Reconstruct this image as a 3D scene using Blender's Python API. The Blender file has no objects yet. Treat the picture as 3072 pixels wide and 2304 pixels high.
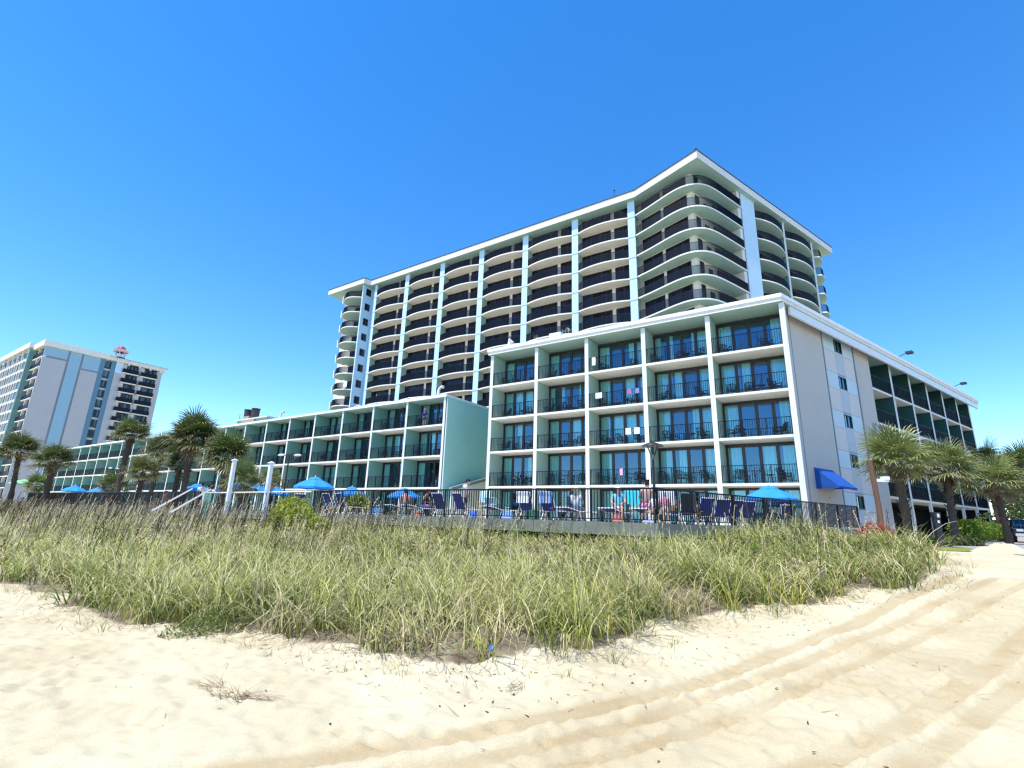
import bpy, math, random
import numpy as np
from mathutils import Vector, Matrix
R = math.radians
random.seed(7)
rng = np.random.default_rng(11)
S = bpy.context.scene
COL = S.collection

# ------------------------------------------------------------------ materials
def new_mat(name):
    m = bpy.data.materials.new(name); m.use_nodes = True
    nt = m.node_tree
    return m, nt, nt.nodes['Principled BSDF']

def mat(name, col, rough=0.7, var=0.12, scale=3.0, bump=0.0, bscale=40.0, metal=0.0, spec=0.3, streak=0.0, scol=(0.2, 0.19, 0.16)):
    """painted / rendered surface: base colour with soft large-scale wear, optional rain streaks and grain bump"""
    m, nt, b = new_mat(name)
    N, L = nt.nodes, nt.links
    b.inputs['Roughness'].default_value = rough
    b.inputs['Metallic'].default_value = metal
    b.inputs['Specular IOR Level'].default_value = spec
    tc = N.new('ShaderNodeTexCoord')
    n1 = N.new('ShaderNodeTexNoise'); n1.inputs['Scale'].default_value = scale; n1.inputs['Detail'].default_value = 6
    L.new(tc.outputs['Object'], n1.inputs['Vector'])
    mx = N.new('ShaderNodeMix'); mx.data_type = 'RGBA'
    mx.inputs[6].default_value = (*[c * (1 - var) for c in col], 1)
    mx.inputs[7].default_value = (*[min(1, c * (1 + var)) for c in col], 1)
    L.new(n1.outputs['Fac'], mx.inputs[0])
    out = mx.outputs[2]
    if streak > 0:
        mp = N.new('ShaderNodeMapping'); mp.inputs['Scale'].default_value = (2.2, 2.2, 0.12)
        L.new(tc.outputs['Object'], mp.inputs['Vector'])
        n2 = N.new('ShaderNodeTexNoise'); n2.inputs['Scale'].default_value = 2.0; n2.inputs['Detail'].default_value = 5
        L.new(mp.outputs['Vector'], n2.inputs['Vector'])
        cr = N.new('ShaderNodeMapRange'); cr.inputs[1].default_value = 0.55; cr.inputs[2].default_value = 0.75; cr.inputs[4].default_value = streak
        L.new(n2.outputs['Fac'], cr.inputs[0])
        m2 = N.new('ShaderNodeMix'); m2.data_type = 'RGBA'; m2.inputs[7].default_value = (*scol, 1)
        L.new(cr.outputs[0], m2.inputs[0]); L.new(out, m2.inputs[6]); out = m2.outputs[2]
    L.new(out, b.inputs['Base Color'])
    if bump > 0:
        n3 = N.new('ShaderNodeTexNoise'); n3.inputs['Scale'].default_value = bscale; n3.inputs['Detail'].default_value = 3
        L.new(tc.outputs['Object'], n3.inputs['Vector'])
        bp = N.new('ShaderNodeBump'); bp.inputs['Strength'].default_value = bump; bp.inputs['Distance'].default_value = 0.02
        L.new(n3.outputs['Fac'], bp.inputs['Height']); L.new(bp.outputs['Normal'], b.inputs['Normal'])
    return m

def leaf_mat(name, rough=0.5, trans=0.35, tint=(1, 1, 1), spec=0.3):
    """foliage: colour comes per leaf from the mesh, with thin-leaf translucency"""
    m, nt, b = new_mat(name)
    N, L = nt.nodes, nt.links
    at = N.new('ShaderNodeAttribute'); at.attribute_name = 'col'
    mu = N.new('ShaderNodeMix'); mu.data_type = 'RGBA'; mu.blend_type = 'MULTIPLY'; mu.inputs[0].default_value = 1
    L.new(at.outputs['Color'], mu.inputs[6]); mu.inputs[7].default_value = (*tint, 1)
    L.new(mu.outputs[2], b.inputs['Base Color'])
    b.inputs['Roughness'].default_value = rough; b.inputs['Specular IOR Level'].default_value = spec
    tr = N.new('ShaderNodeBsdfTranslucent'); L.new(mu.outputs[2], tr.inputs['Color'])
    ms = N.new('ShaderNodeMixShader'); ms.inputs[0].default_value = trans
    L.new(b.outputs[0], ms.inputs[1]); L.new(tr.outputs[0], ms.inputs[2])
    L.new(ms.outputs[0], N['Material Output'].inputs['Surface'])
    return m

def glass_mat(name, tint, refl, rough=0.02):
    """thin window pane: tinted see-through plus mirror-like reflection growing at grazing angles"""
    m, nt, b = new_mat(name)
    N, L = nt.nodes, nt.links
    tr = N.new('ShaderNodeBsdfTransparent'); tr.inputs['Color'].default_value = (*tint, 1)
    gl = N.new('ShaderNodeBsdfGlossy'); gl.inputs['Roughness'].default_value = rough; gl.inputs['Color'].default_value = (0.38, 0.66, 0.92, 1)
    lw = N.new('ShaderNodeFresnel'); lw.inputs['IOR'].default_value = 1.5
    ad = N.new('ShaderNodeMath'); ad.operation = 'ADD'; ad.inputs[1].default_value = refl; ad.use_clamp = True
    L.new(lw.outputs[0], ad.inputs[0])
    ms = N.new('ShaderNodeMixShader'); L.new(ad.outputs[0], ms.inputs[0]); L.new(tr.outputs[0], ms.inputs[1]); L.new(gl.outputs[0], ms.inputs[2])
    L.new(ms.outputs[0], N['Material Output'].inputs['Surface'])
    return m

def dark_glass(name, lo, hi):
    """tinted glazing of the tower seen from below, each pane a little different"""
    m, nt, b = new_mat(name)
    N, L = nt.nodes, nt.links
    oi = N.new('ShaderNodeObjectInfo')
    tc = N.new('ShaderNodeTexCoord'); n1 = N.new('ShaderNodeTexNoise'); n1.inputs['Scale'].default_value = 1.1
    mp = N.new('ShaderNodeMapping'); mp.inputs['Scale'].default_value = (1.6, 1.0, 0.15)
    vm = N.new('ShaderNodeVectorMath'); vm.operation = 'ADD'
    L.new(tc.outputs['Object'], vm.inputs[0]); L.new(oi.outputs['Location'], vm.inputs[1])
    L.new(vm.outputs[0], mp.inputs['Vector']); L.new(mp.outputs[0], n1.inputs['Vector'])
    mr = N.new('ShaderNodeMapRange'); mr.inputs[1].default_value = 0.48; mr.inputs[2].default_value = 0.62
    L.new(n1.outputs['Fac'], mr.inputs[0])
    mx = N.new('ShaderNodeMix'); mx.data_type = 'RGBA'; mx.inputs[6].default_value = (*lo, 1); mx.inputs[7].default_value = (*hi, 1)
    L.new(mr.outputs[0], mx.inputs[0]); L.new(mx.outputs[2], b.inputs['Base Color'])
    b.inputs['Roughness'].default_value = 0.05; b.inputs['Specular IOR Level'].default_value = 0.28
    return m

M = {}
M['white'] = mat('white_render', (0.72, 0.71, 0.66), 0.75, 0.07, 0.6, 0.3, 60, streak=0.24, scol=(0.36, 0.31, 0.24))
M['cream'] = mat('cream_render', (0.80, 0.765, 0.67), 0.8, 0.07, 0.5, 0.3, 50, streak=0.12)
M['slab'] = mat('slab_paint', (0.84, 0.80, 0.70), 0.8, 0.07, 0.7, 0.2, 50, streak=0.16, scol=(0.42, 0.36, 0.28))
M['fascia'] = mat('roof_fascia', (0.78, 0.75, 0.67), 0.7, 0.08, 0.35, 0.35, 30, streak=0.18)
M['trim'] = mat('white_trim', (0.82, 0.83, 0.83), 0.5, 0.04, 0.8)
M['mint'] = mat('mint_render', (0.165, 0.35, 0.305), 0.8, 0.09, 0.6, 0.3, 50, streak=0.15, scol=(0.16, 0.30, 0.26))
M['mint_shaded'] = mat('shaded_mint_render', (0.028, 0.088, 0.082), 0.8, 0.08, 0.6, 0.3, 50)  # mint paint with the shade of the wing recesses put into its colour
M['mint_pale'] = mat('pale_mint_render', (0.36, 0.52, 0.44), 0.8, 0.08, 0.6, 0.3, 50, streak=0.12, scol=(0.3, 0.4, 0.32))
M['blue_pale'] = mat('pale_blue_render', (0.56, 0.74, 0.86), 0.8, 0.06, 0.5, 0.5, 25, streak=0.10, scol=(0.4, 0.5, 0.56))
M['mint_wall'] = mat('weathered_mint_gable', (0.40, 0.70, 0.60), 0.85, 0.10, 0.35, 0.7, 30, streak=0.16, scol=(0.27, 0.50, 0.43))
M['blue_panel'] = mat('sky_blue_render', (0.29, 0.47, 0.58), 0.8, 0.06, 0.4, 0.4, 20, streak=0.1, scol=(0.3, 0.45, 0.55))
M['blue_dark'] = mat('steel_blue_render', (0.12, 0.24, 0.33), 0.7, 0.08, 0.4)
M['grey_wall'] = mat('grey_stucco', (0.56, 0.515, 0.455), 0.85, 0.07, 0.4, 0.35, 35, streak=0.2, scol=(0.40, 0.38, 0.35))
M['grey_cool'] = mat('far_grey_stucco', (0.47, 0.465, 0.47), 0.85, 0.06, 0.4, 0.4, 20, streak=0.12, scol=(0.38, 0.38, 0.38))
M['grey_panel'] = mat('blue_grey_panel', (0.50, 0.54, 0.57), 0.7, 0.05, 0.6)
M['beige_panel'] = mat('beige_panel', (0.66, 0.62, 0.57), 0.8, 0.05, 0.6, 0.3, 40)
M['groove'] = mat('joint_sealant', (0.24, 0.27, 0.30), 0.8, 0.1, 2)
M['bronze'] = mat('dark_bronze_frame', (0.022, 0.018, 0.022), 0.35, 0.2, 3, spec=0.5)
M['rail'] = mat('dark_rail_paint', (0.007, 0.009, 0.016), 0.5, 0.2, 3, spec=0.2)
M['unlit'] = mat('unlit_dark', (0.018, 0.024, 0.030), 0.9, 0.3, 0.6)  # near-black colour stands in for shade in rooms, garage and deck gap
M['curtain'] = mat('curtain_fabric', (0.84, 0.90, 0.84), 0.9, 0.06, 2)
M['glass'] = glass_mat('balcony_glass', (0.62, 0.95, 0.90), 0.17)
M['glass_dark'] = dark_glass('tower_glass', (0.004, 0.005, 0.014), (0.014, 0.022, 0.050))
M['glass_far'] = dark_glass('far_glass', (0.012, 0.022, 0.035), (0.10, 0.17, 0.20))
M['roof_grey'] = mat('gravel_roof', (0.30, 0.29, 0.27), 0.95, 0.2, 3)
M['roof_brown'] = mat('red_brown_roof', (0.27, 0.12, 0.09), 0.8, 0.15, 2)
M['dome_red'] = mat('red_dome_paint', (0.42, 0.05, 0.045), 0.4, 0.1, 2)
M['pink'] = mat('pale_pink_paint', (0.78, 0.58, 0.52), 0.6, 0.05, 2)
M['brick'] = mat('tan_brick', (0.44, 0.36, 0.30), 0.9, 0.2, 6)
M['flue'] = mat('dark_flue_metal', (0.055, 0.05, 0.048), 0.6, 0.3, 4)
M['concrete'] = mat('weathered_concrete', (0.20, 0.21, 0.165), 0.9, 0.3, 1.4, 0.5, 25, streak=0.35, scol=(0.14, 0.17, 0.10))
M['deck'] = mat('deck_concrete', (0.62, 0.58, 0.50), 0.9, 0.1, 1.0, 0.2, 30)
M['pvc'] = mat('white_pvc', (0.80, 0.82, 0.84), 0.4, 0.03, 2)
M['wood_white'] = mat('bleached_timber', (0.72, 0.66, 0.56), 0.8, 0.12, 5)
M['wood_brown'] = mat('brown_timber', (0.17, 0.09, 0.055), 0.85, 0.25, 5, 0.4, 30)
M['black'] = mat('black_metal', (0.012, 0.012, 0.014), 0.4, 0.2, 3, spec=0.5)
M['resin'] = mat('dark_resin', (0.02, 0.02, 0.024), 0.4, 0.2, 4, spec=0.5)
M['resin_white'] = mat('white_resin', (0.8, 0.8, 0.78), 0.4, 0.04, 4)
M['navy'] = mat('navy_sling', (0.012, 0.022, 0.16), 0.7, 0.15, 6)
M['canvas'] = mat('azure_canvas', (0.025, 0.26, 0.72), 0.75, 0.08, 3)
M['canvas_green'] = mat('green_canvas', (0.25, 0.55, 0.30), 0.75, 0.08, 3)
M['awning'] = mat('royal_blue_canvas', (0.012, 0.085, 0.36), 0.7, 0.12, 2)
M['bark'] = mat('palm_bark', (0.085, 0.062, 0.046), 0.95, 0.35, 6, 0.8, 14)
M['bark2'] = mat('tree_bark', (0.10, 0.075, 0.055), 0.95, 0.35, 6, 0.8, 14)
M['skin'] = mat('skin', (0.58, 0.34, 0.25), 0.55, 0.06, 8)
M['skin_tan'] = mat('tanned_skin', (0.40, 0.22, 0.15), 0.55, 0.06, 8)
M['hair_dark'] = mat('dark_hair', (0.03, 0.02, 0.016), 0.6, 0.2, 8)
M['hair_grey'] = mat('grey_hair', (0.22, 0.20, 0.18), 0.6, 0.2, 8)
M['hair_fair'] = mat('fair_hair', (0.62, 0.46, 0.26), 0.6, 0.15, 8)
M['asphalt'] = mat('pale_asphalt', (0.33, 0.31, 0.29), 0.9, 0.18, 1.5, 0.5, 60)
M['kerb'] = mat('kerb_concrete', (0.60, 0.57, 0.50), 0.9, 0.1, 2)
M['yellow'] = mat('yellow_kerb_paint', (0.75, 0.52, 0.05), 0.7, 0.1, 3)
M['mulch'] = mat('red_brown_mulch', (0.13, 0.06, 0.042), 0.95, 0.5, 12, 0.8, 20)
M['road_white'] = mat('road_paint', (0.75, 0.74, 0.70), 0.8, 0.1, 4)
M['leaf'] = leaf_mat('leaf', 0.5, 0.3)
M['palm_leaf'] = leaf_mat('palm_leaf', 0.38, 0.22, spec=0.5)
M['grass'] = leaf_mat('grass_blade', 0.7, 0.16, spec=0.12)
M['dry'] = leaf_mat('dry_stem', 0.8, 0.1, spec=0.1)
M['car_paint'] = mat('dark_blue_car_paint', (0.006, 0.010, 0.022), 0.15, 0.1, 2, spec=0.6)
M['car_glass'] = mat('car_window', (0.02, 0.07, 0.14), 0.05, 0.1, 2, spec=0.6)
M['rubber'] = mat('tyre_rubber', (0.015, 0.015, 0.015), 0.85, 0.2, 5)
M['chrome'] = mat('pale_metal', (0.6, 0.6, 0.6), 0.3, 0.05, 3, metal=0.8)
_cm = {}
def cmat(c, rough=0.8):
    if c not in _cm: _cm[c] = mat('cloth_%d' % len(_cm), c, rough, 0.1, 6)
    return _cm[c]

# ------------------------------------------------------------------ mesh building
class MB:
    def __init__(s): s.v = []; s.f = []; s.m = []
    def face(s, pts, m=0):
        i = len(s.v); s.v += [tuple(p) for p in pts]; s.f.append(tuple(range(i, i + len(pts)))); s.m.append(m)
    def box(s, x0, x1, y0, y1, z0, z1, m=0, mm=None):
        """mm: material per face {'-x','+x','-y','+y','-z','+z'}"""
        i = len(s.v)
        s.v += [(x, y, z) for z in (z0, z1) for y in (y0, y1) for x in (x0, x1)]
        for k, q in (('-z', (0, 2, 3, 1)), ('+z', (4, 5, 7, 6)), ('-y', (0, 1, 5, 4)), ('+y', (2, 6, 7, 3)), ('-x', (0, 4, 6, 2)), ('+x', (1, 3, 7, 5))):
            s.f.append(tuple(i + a for a in q)); s.m.append((mm or {}).get(k, m))
    def prism(s, poly, z0, z1, m=0, mt=None, mb=None):
        """poly counter-clockwise"""
        a = sum(p[0] * q[1] - q[0] * p[1] for p, q in zip(poly, poly[1:] + poly[:1]))
        if a < 0: poly = poly[::-1]
        n = len(poly); i = len(s.v)
        s.v += [(x, y, z0) for x, y in poly] + [(x, y, z1) for x, y in poly]
        for k in range(n):
            j = (k + 1) % n
            s.f.append((i + k, i + j, i + n + j, i + n + k)); s.m.append(m)
        s.f.append(tuple(i + n + k for k in range(n))); s.m.append(m if mt is None else mt)
        s.f.append(tuple(i + n - 1 - k for k in range(n))); s.m.append(m if mb is None else mb)
    def tube(s, pts, r, n=6, m=0, cap=True):
        """pts list of 3D points, r radius or list"""
        pts = [Vector(p) for p in pts]; k = len(pts)
        rs = r if isinstance(r, (list, tuple)) else [r] * k
        i0 = len(s.v); up = None
        for a in range(k):
            d = (pts[min(a + 1, k - 1)] - pts[max(a - 1, 0)])
            if d.length < 1e-9: d = Vector((0, 0, 1))
            d.normalize()
            if up is None: up = Vector((1, 0, 0)) if abs(d.z) > 0.9 else Vector((0, 0, 1))
            x = d.cross(up); x.normalize(); y = x.cross(d); y.normalize(); up = y
            for b in range(n):
                t = 2 * math.pi * b / n
                s.v.append(tuple(pts[a] + (x * math.cos(t) + y * math.sin(t)) * rs[a]))
        for a in range(k - 1):
            for b in range(n):
                c = (b + 1) % n
                s.f.append((i0 + a * n + b, i0 + a * n + c, i0 + (a + 1) * n + c, i0 + (a + 1) * n + b)); s.m.append(m)
        if cap:
            s.f.append(tuple(i0 + b for b in range(n))[::-1]); s.m.append(m)
            s.f.append(tuple(i0 + (k - 1) * n + b for b in range(n))); s.m.append(m)
    def lathe(s, prof, n=16, c=(0, 0, 0), m=0):
        i = len(s.v)
        for r, z in prof:
            for b in range(n):
                t = 2 * math.pi * b / n
                s.v.append((c[0] + r * math.cos(t), c[1] + r * math.sin(t), c[2] + z))
        for a in range(len(prof) - 1):
            for b in range(n):
                d = (b + 1) % n
                s.f.append((i + a * n + b, i + a * n + d, i + (a + 1) * n + d, i + (a + 1) * n + b)); s.m.append(m)
    def mesh(s, name, mats, smooth=False):
        me = bpy.data.meshes.new(name)
        me.from_pydata(s.v, [], s.f)
        for q in mats: me.materials.append(q)
        me.polygons.foreach_set('material_index', s.m)
        if smooth: me.polygons.foreach_set('use_smooth', [True] * len(s.f))
        me.update()
        return me
    def build(s, name, mats, parent=None, loc=(0, 0, 0), rz=0.0, smooth=False, bevel=0):
        o = link(name, s.mesh(name, mats if isinstance(mats, (list, tuple)) else [mats], smooth), parent, loc, rz)
        if bevel:
            b = o.modifiers.new('bevel', 'BEVEL'); b.width = bevel; b.segments = 2; b.limit_method = 'ANGLE'
        return o

def link(name, data, parent=None, loc=(0, 0, 0), rz=0.0):
    o = bpy.data.objects.new(name, data); COL.objects.link(o)
    o.location = loc; o.rotation_euler = (0, 0, rz)
    if parent is not None: o.parent = parent
    return o

def tag(o, label, cat, group=None):
    o['label'] = label; o['category'] = cat
    if group: o['group'] = group
    return o
def thing(name, label, cat, loc=(0, 0, 0), rz=0.0, group=None):
    return tag(link(name, None, None, loc, rz), label, cat, group)
def kind(o, k): o['kind'] = k; return o

def copy_tree(o, parent=None, loc=None, rz=None):
    c = o.copy(); COL.objects.link(c); c.parent = parent
    if loc is not None: c.location = loc
    if rz is not None: c.rotation_euler = (0, 0, rz)
    for ch in list(o.children): copy_tree(ch, c)
    return c
def put(o, parent, loc, rz=0.0):
    c = copy_tree(o, parent, loc, rz); return c

def np_mesh(name, v, f, mats, col=None, smooth=False):
    """v (N,3), f (M,3|4), col (M,3) per face"""
    me = bpy.data.meshes.new(name)
    v = np.asarray(v, np.float32); f = np.asarray(f, np.int32); k = f.shape[1]
    me.vertices.add(len(v)); me.vertices.foreach_set('co', v.ravel())
    me.loops.add(f.size); me.loops.foreach_set('vertex_index', f.ravel())
    me.polygons.add(len(f)); me.polygons.foreach_set('loop_start', np.arange(0, f.size, k, dtype=np.int32))
    if smooth: me.polygons.foreach_set('use_smooth', np.ones(len(f), bool))
    for q in mats: me.materials.append(q)
    me.update(calc_edges=True)
    if col is not None:
        a = me.attributes.new('col', 'FLOAT_COLOR', 'FACE')
        c4 = np.ones((len(f), 4), np.float32); c4[:, :3] = col
        a.data.foreach_set('color', c4.ravel())
    me.validate(verbose=False)
    return me

# ------------------------------------------------------------------ plan geometry (metres, eye level z = 0)
AZA, AZB = R(-55.985), R(54.746)
UA = np.array([-math.sin(AZA), -math.cos(AZA)])      # along the sea fronts, towards the right
NA = np.array([-UA[1], UA[0]])                       # into the buildings
UB = np.array([math.sin(AZB), math.cos(AZB)])        # along the side street
NB = np.array([-UB[1], UB[0]])
RA, RB = math.atan2(UA[1], UA[0]), math.atan2(UB[1], UB[0])
def rel(P, O, rz):
    d = np.asarray(P, float)[:2] - np.asarray(O, float)[:2]; c, s = math.cos(rz), math.sin(rz)
    return (d[0] * c + d[1] * s, -d[0] * s + d[1] * c)
V0 = np.array([4.8, 16.6])                            # corner of the pool terrace
# ------------------------------------------------------------------ shared balcony pieces
def rail_mesh(w, y=0.06, h=1.07, sp=0.13, posts=2, t=0.011):
    b = MB()
    b.box(0, w, y - 0.022, y + 0.022, h - 0.035, h); b.box(0, w, y - 0.012, y + 0.012, 0.09, 0.12)
    n = int(w / sp)
    for i in range(1, n):
        x = w * i / n; b.box(x - t, x + t, y - t, y + t, 0.12, h - 0.035)
    for i in range(posts + 2):
        x = 0.03 + (w - 0.06) * i / (posts + 1); b.box(x - 0.02, x + 0.02, y - 0.021, y + 0.021, 0.0, h - 0.036)
    return b.mesh('railing', [M['rail']])
def curve_rail_mesh(pts, h=1.07, sp=0.13, post_every=1.5, t=.011):
    b = MB(); P = [Vector((x, y, 0)) for x, y in pts]
    for z, r in ((h - 0.02, 0.026), (0.1, 0.014)): b.tube([p + Vector((0, 0, z)) for p in P], r, 5)
    acc = 0; nextp = 0; nextq = 0
    for a, c in zip(P, P[1:]):
        L = (c - a).length; d = (c - a) / L; tt = 0
        while True:
            s = min(nextp, nextq)
            if s > acc + L: break
            p = a + d * (s - acc)
            if s == nextq: b.box(p.x - 0.022, p.x + 0.022, p.y - 0.022, p.y + 0.022, 0, h); nextq += post_every
            if s == nextp: b.box(p.x - t, p.x + t, p.y - t, p.y + t, 0.1, h - 0.02); nextp += sp
        acc += L
    return b.mesh('railing', [M['rail']])
def window_set(w, h, y, variant, panes=4):
    """frame, glass and curtain meshes of a full-width sliding window wall"""
    fr = MB(); gl = MB(); cu = MB()
    jb = 0.10; hd = 0.16
    fr.box(0, w, y, y + 0.10, h - hd, h); fr.box(0, w, y, y + 0.10, 0, 0.07)
    xs = [jb + (w - 2 * jb) * i / panes for i in range(panes + 1)]
    for i, x in enumerate(xs):
        hw = 0.10 if 0 < i < panes else jb / 2
        fr.box(max(0, x - hw), min(w, x + hw), y + 0.002, y + 0.098, 0.07, h - hd)
    for i in range(panes):
        a, c = xs[i] + 0.09, xs[i + 1] - 0.09
        yy = y + (0.04 if i % 2 else 0.06)
        gl.face([(a, yy, 0.07), (c, yy, 0.07), (c, yy, h - hd), (a, yy, h - hd)])
    cl = []
    for (a, c) in variant:
        cu = MB(); a, c = a * w, c * w; n = max(6, int((c - a) / 0.045)); yb = y + 0.20
        for i in range(n):
            x0 = a + (c - a) * i / n; x1 = a + (c - a) * (i + 1) / n
            y0 = yb + 0.035 * math.sin(i * 1.15) + 0.012 * math.sin(i * 2.7); y1 = yb + 0.035 * math.sin((i + 1) * 1.15) + 0.012 * math.sin((i + 1) * 2.7)
            cu.face([(x0, y0, 0.05), (x1, y1, 0.05), (x1, y1, h - 0.1), (x0, y0, h - 0.1)])
        cl.append(cu.mesh('curtain', [M['curtain']], True))
    return (fr.mesh('window_frame', [M['bronze']]), gl.mesh('window_glass', [M['glass']]), cl)
VARS = [[(0.02, 0.25), (0.60, 0.98)], [(0.02, 0.30), (0.34, 0.52), (0.74, 0.98)], [(0.02, 0.20), (0.26, 0.50), (0.51, 0.98)],
        [(0.02, 0.27), (0.82, 0.98)], [(0.02, 0.25), (0.50, 0.74), (0.80, 0.98)], [(0.02, 0.13), (0.24, 0.34), (0.66, 0.98)]]
def balcony_row(parent, x0, x1, zt, depth, th, rail, wins, loc0, rz, name='balcony', y_front=0.0, mats=None):
    """one balcony: slab with railing, window frame, glass and curtain below it as sub-parts"""
    pass
class BalconyKit:
    def __init__(s, w, h, depth, th=0.15, sp=0.13, posts=2, inner=0.6):
        b = MB(); b.box(0, w, 0.0, depth + inner, -th, 0)
        s.slab = b.mesh('balcony', [M['slab']])
        s.rail = rail_mesh(w, 0.06, 1.07, sp, posts)
        s.wins = [window_set(w, h, depth, v) for v in VARS]
    def place(s, parent, loc, rz, var, rail=True, slab=True, name='balcony'):
        if slab: o = link(name, s.slab, parent, loc, rz)
        else:
            o = link('window_frame', s.wins[var][0], parent, loc, rz)
        if rail: link('railing', s.rail, o)
        f, g, c = s.wins[var]
        if slab: link('window_frame', f, o)
        link('window_glass', g, o)
        for q in c: link('curtain', q, o)
        return o

FL = [2.44 + 2.75 * i for i in range(4)]              # floor levels of the low blocks
DECK = 0.0

# ------------------------------------------------------------------ five-storey block with its street wing
C0 = np.array([16.278, 28.382])
hb = thing('hotel_block', 'five-storey off-white hotel block with mint balcony recesses and blank grey end wall', 'building', (C0[0], C0[1], 0), RA)
QB = C0 + 0.28 * UA + 0.75 * NB
qx, qy = rel(QB, C0, RA); RBA = RB - RA
def wb(x, y, z=0):                                    # wing-local to block-local
    c, s = math.cos(RBA), math.sin(RBA)
    return (qx + x * c - y * s, qy + x * s + y * c, z)
PX = [-21.88 + 4.376 * i for i in range(6)]
DEP = 1.75
for i, x in enumerate(PX):                            # piers: white edge, mint flanks
    b = MB(); b.box(x, x + 0.30, 0.0, DEP + (0.3 if i < 5 else 0.75), -0.3, 13.36, 1, {'-y': 0, '+x': 1 if i < 5 else 2, '-x': 1 if i else 0})
    b.build('partition_wall', [M['white'], M['mint_pale'], M['grey_wall']], hb)
kit5 = BalconyKit(4.076, 2.55, DEP)
var5 = [[0, 3, 3, 1, 4], [1, 4, 2, 0, 3], [2, 5, 4, 1, 1], [3, 3, 0, 5, 3], [3, 0, 1, 3, 3]]
for j in range(4):
    for i in range(5):
        kit5.place(hb, (PX[i] + 0.30, 0.005, FL[j]), 0, var5[j][i])
kit5g = BalconyKit(4.076, 2.27, DEP)
for i in range(5): kit5g.place(hb, (PX[i] + 0.30, 0.005, 0.02), 0, [3, 0, 4, 1, 3][i], rail=False, slab=False)
# roof slab as an L-shaped plan, with projecting white fascia
F0 = (-22.05, -0.18); Fc = (0.62, -0.18)
Wf = wb(41.2, -0.72); W2 = wb(41.2, 13.0); W1 = wb(0, 13.0)
ang = math.tan(RBA)
yb = 13.5; t = (yb - W1[1]) / math.sin(RBA); K = (W1[0] + math.cos(RBA) * t, yb)
cs = wb(1.0, -0.72)
kx = cs[0] - (cs[1] + 0.18) / math.tan(RBA); Fc = (kx, -0.18)
roofp = [F0, Fc, (Wf[0], Wf[1]), (W2[0], W2[1]), K, (-22.05, yb)]
b = MB(); b.prism(roofp, 13.40, 13.84, 0, 1, 2)
b.build('roof', [M['fascia'], M['roof_grey'], M['mint_pale']], hb)
def offs(poly, d):
    """outward offset of a simple polygon given counter-clockwise"""
    n = len(poly); out = []
    for k in range(n):
        p0, p1, p2 = [Vector(poly[(k + e) % n][:2]) for e in (-1, 0, 1)]
        a = (p1 - p0).normalized(); c = (p2 - p1).normalized()
        na, nc = Vector((a.y, -a.x)), Vector((c.y, -c.x)); bi = (na + nc); bi = bi / max(0.3, bi.length_squared / 2) / 1.0
        out.append((p1.x + bi.x * d, p1.y + bi.y * d))
    return out
b = MB(); pin = offs(roofp, -0.25); pout = offs(roofp, 0.07)
for k in range(len(pin)):
    l = (k + 1) % len(pin)
    for z0, z1, po in ((13.66, 13.90, pout),):
        A0, A1, B0, B1 = pin[k], pin[l], po[k], po[l]
        b.face([(*B0, z0), (*B1, z0), (*B1, z1), (*B0, z1)]); b.face([(*B0, z1), (*B1, z1), (*A1, z1), (*A0, z1)])
        b.face([(*A0, z0), (*A1, z0), (*B1, z0), (*B0, z0)]); b.face([(*A1, z0), (*A0, z0), (*A0, z1), (*A1, z1)])
b.build('roof_edge', M['trim'], hb)
b = MB(); b.box(1.0, 41.1, -.66, -.52, 12.86, 13.398); b.build('eaves_board', M['trim'], hb, wb(0, 0), RBA)
# solid dark core behind the glass, room shade put into its colour
b = MB(); cp = [(-21.75, DEP + 0.45), (0.1, DEP + 0.45)]
e = wb(14.0, 0.3); e1 = wb(14.3, DEP + 0.3); e2 = wb(40.0, DEP + 0.3); e3 = wb(40.0, 12.6); e0 = wb(2.2, 0.3)
cp += [(e0[0], e0[1]), (e[0], e[1]), (e1[0], e1[1]), (e2[0], e2[1]), (e3[0], e3[1]), (K[0], K[1] - 0.6), (-21.75, yb - 0.4)]
b.prism(cp, 2.2, 13.38, 0); b.build('room_core', M['unlit'], hb)
b = MB(); b.prism([(-21.75, DEP + 0.45), (0.1, DEP + 0.45), (e0[0], e0[1]), (e[0], e[1]), (K[0], K[1] - 0.6), (-21.75, yb - 0.4)], -0.9, 2.19, 0); b.build('room_core', M['unlit'], hb)
# west gable
b = MB(); b.box(-21.90, -21.885, 0.35, yb - 0.1, -0.5, 13.38); b.build('end_wall', M['mint'], hb)
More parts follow.
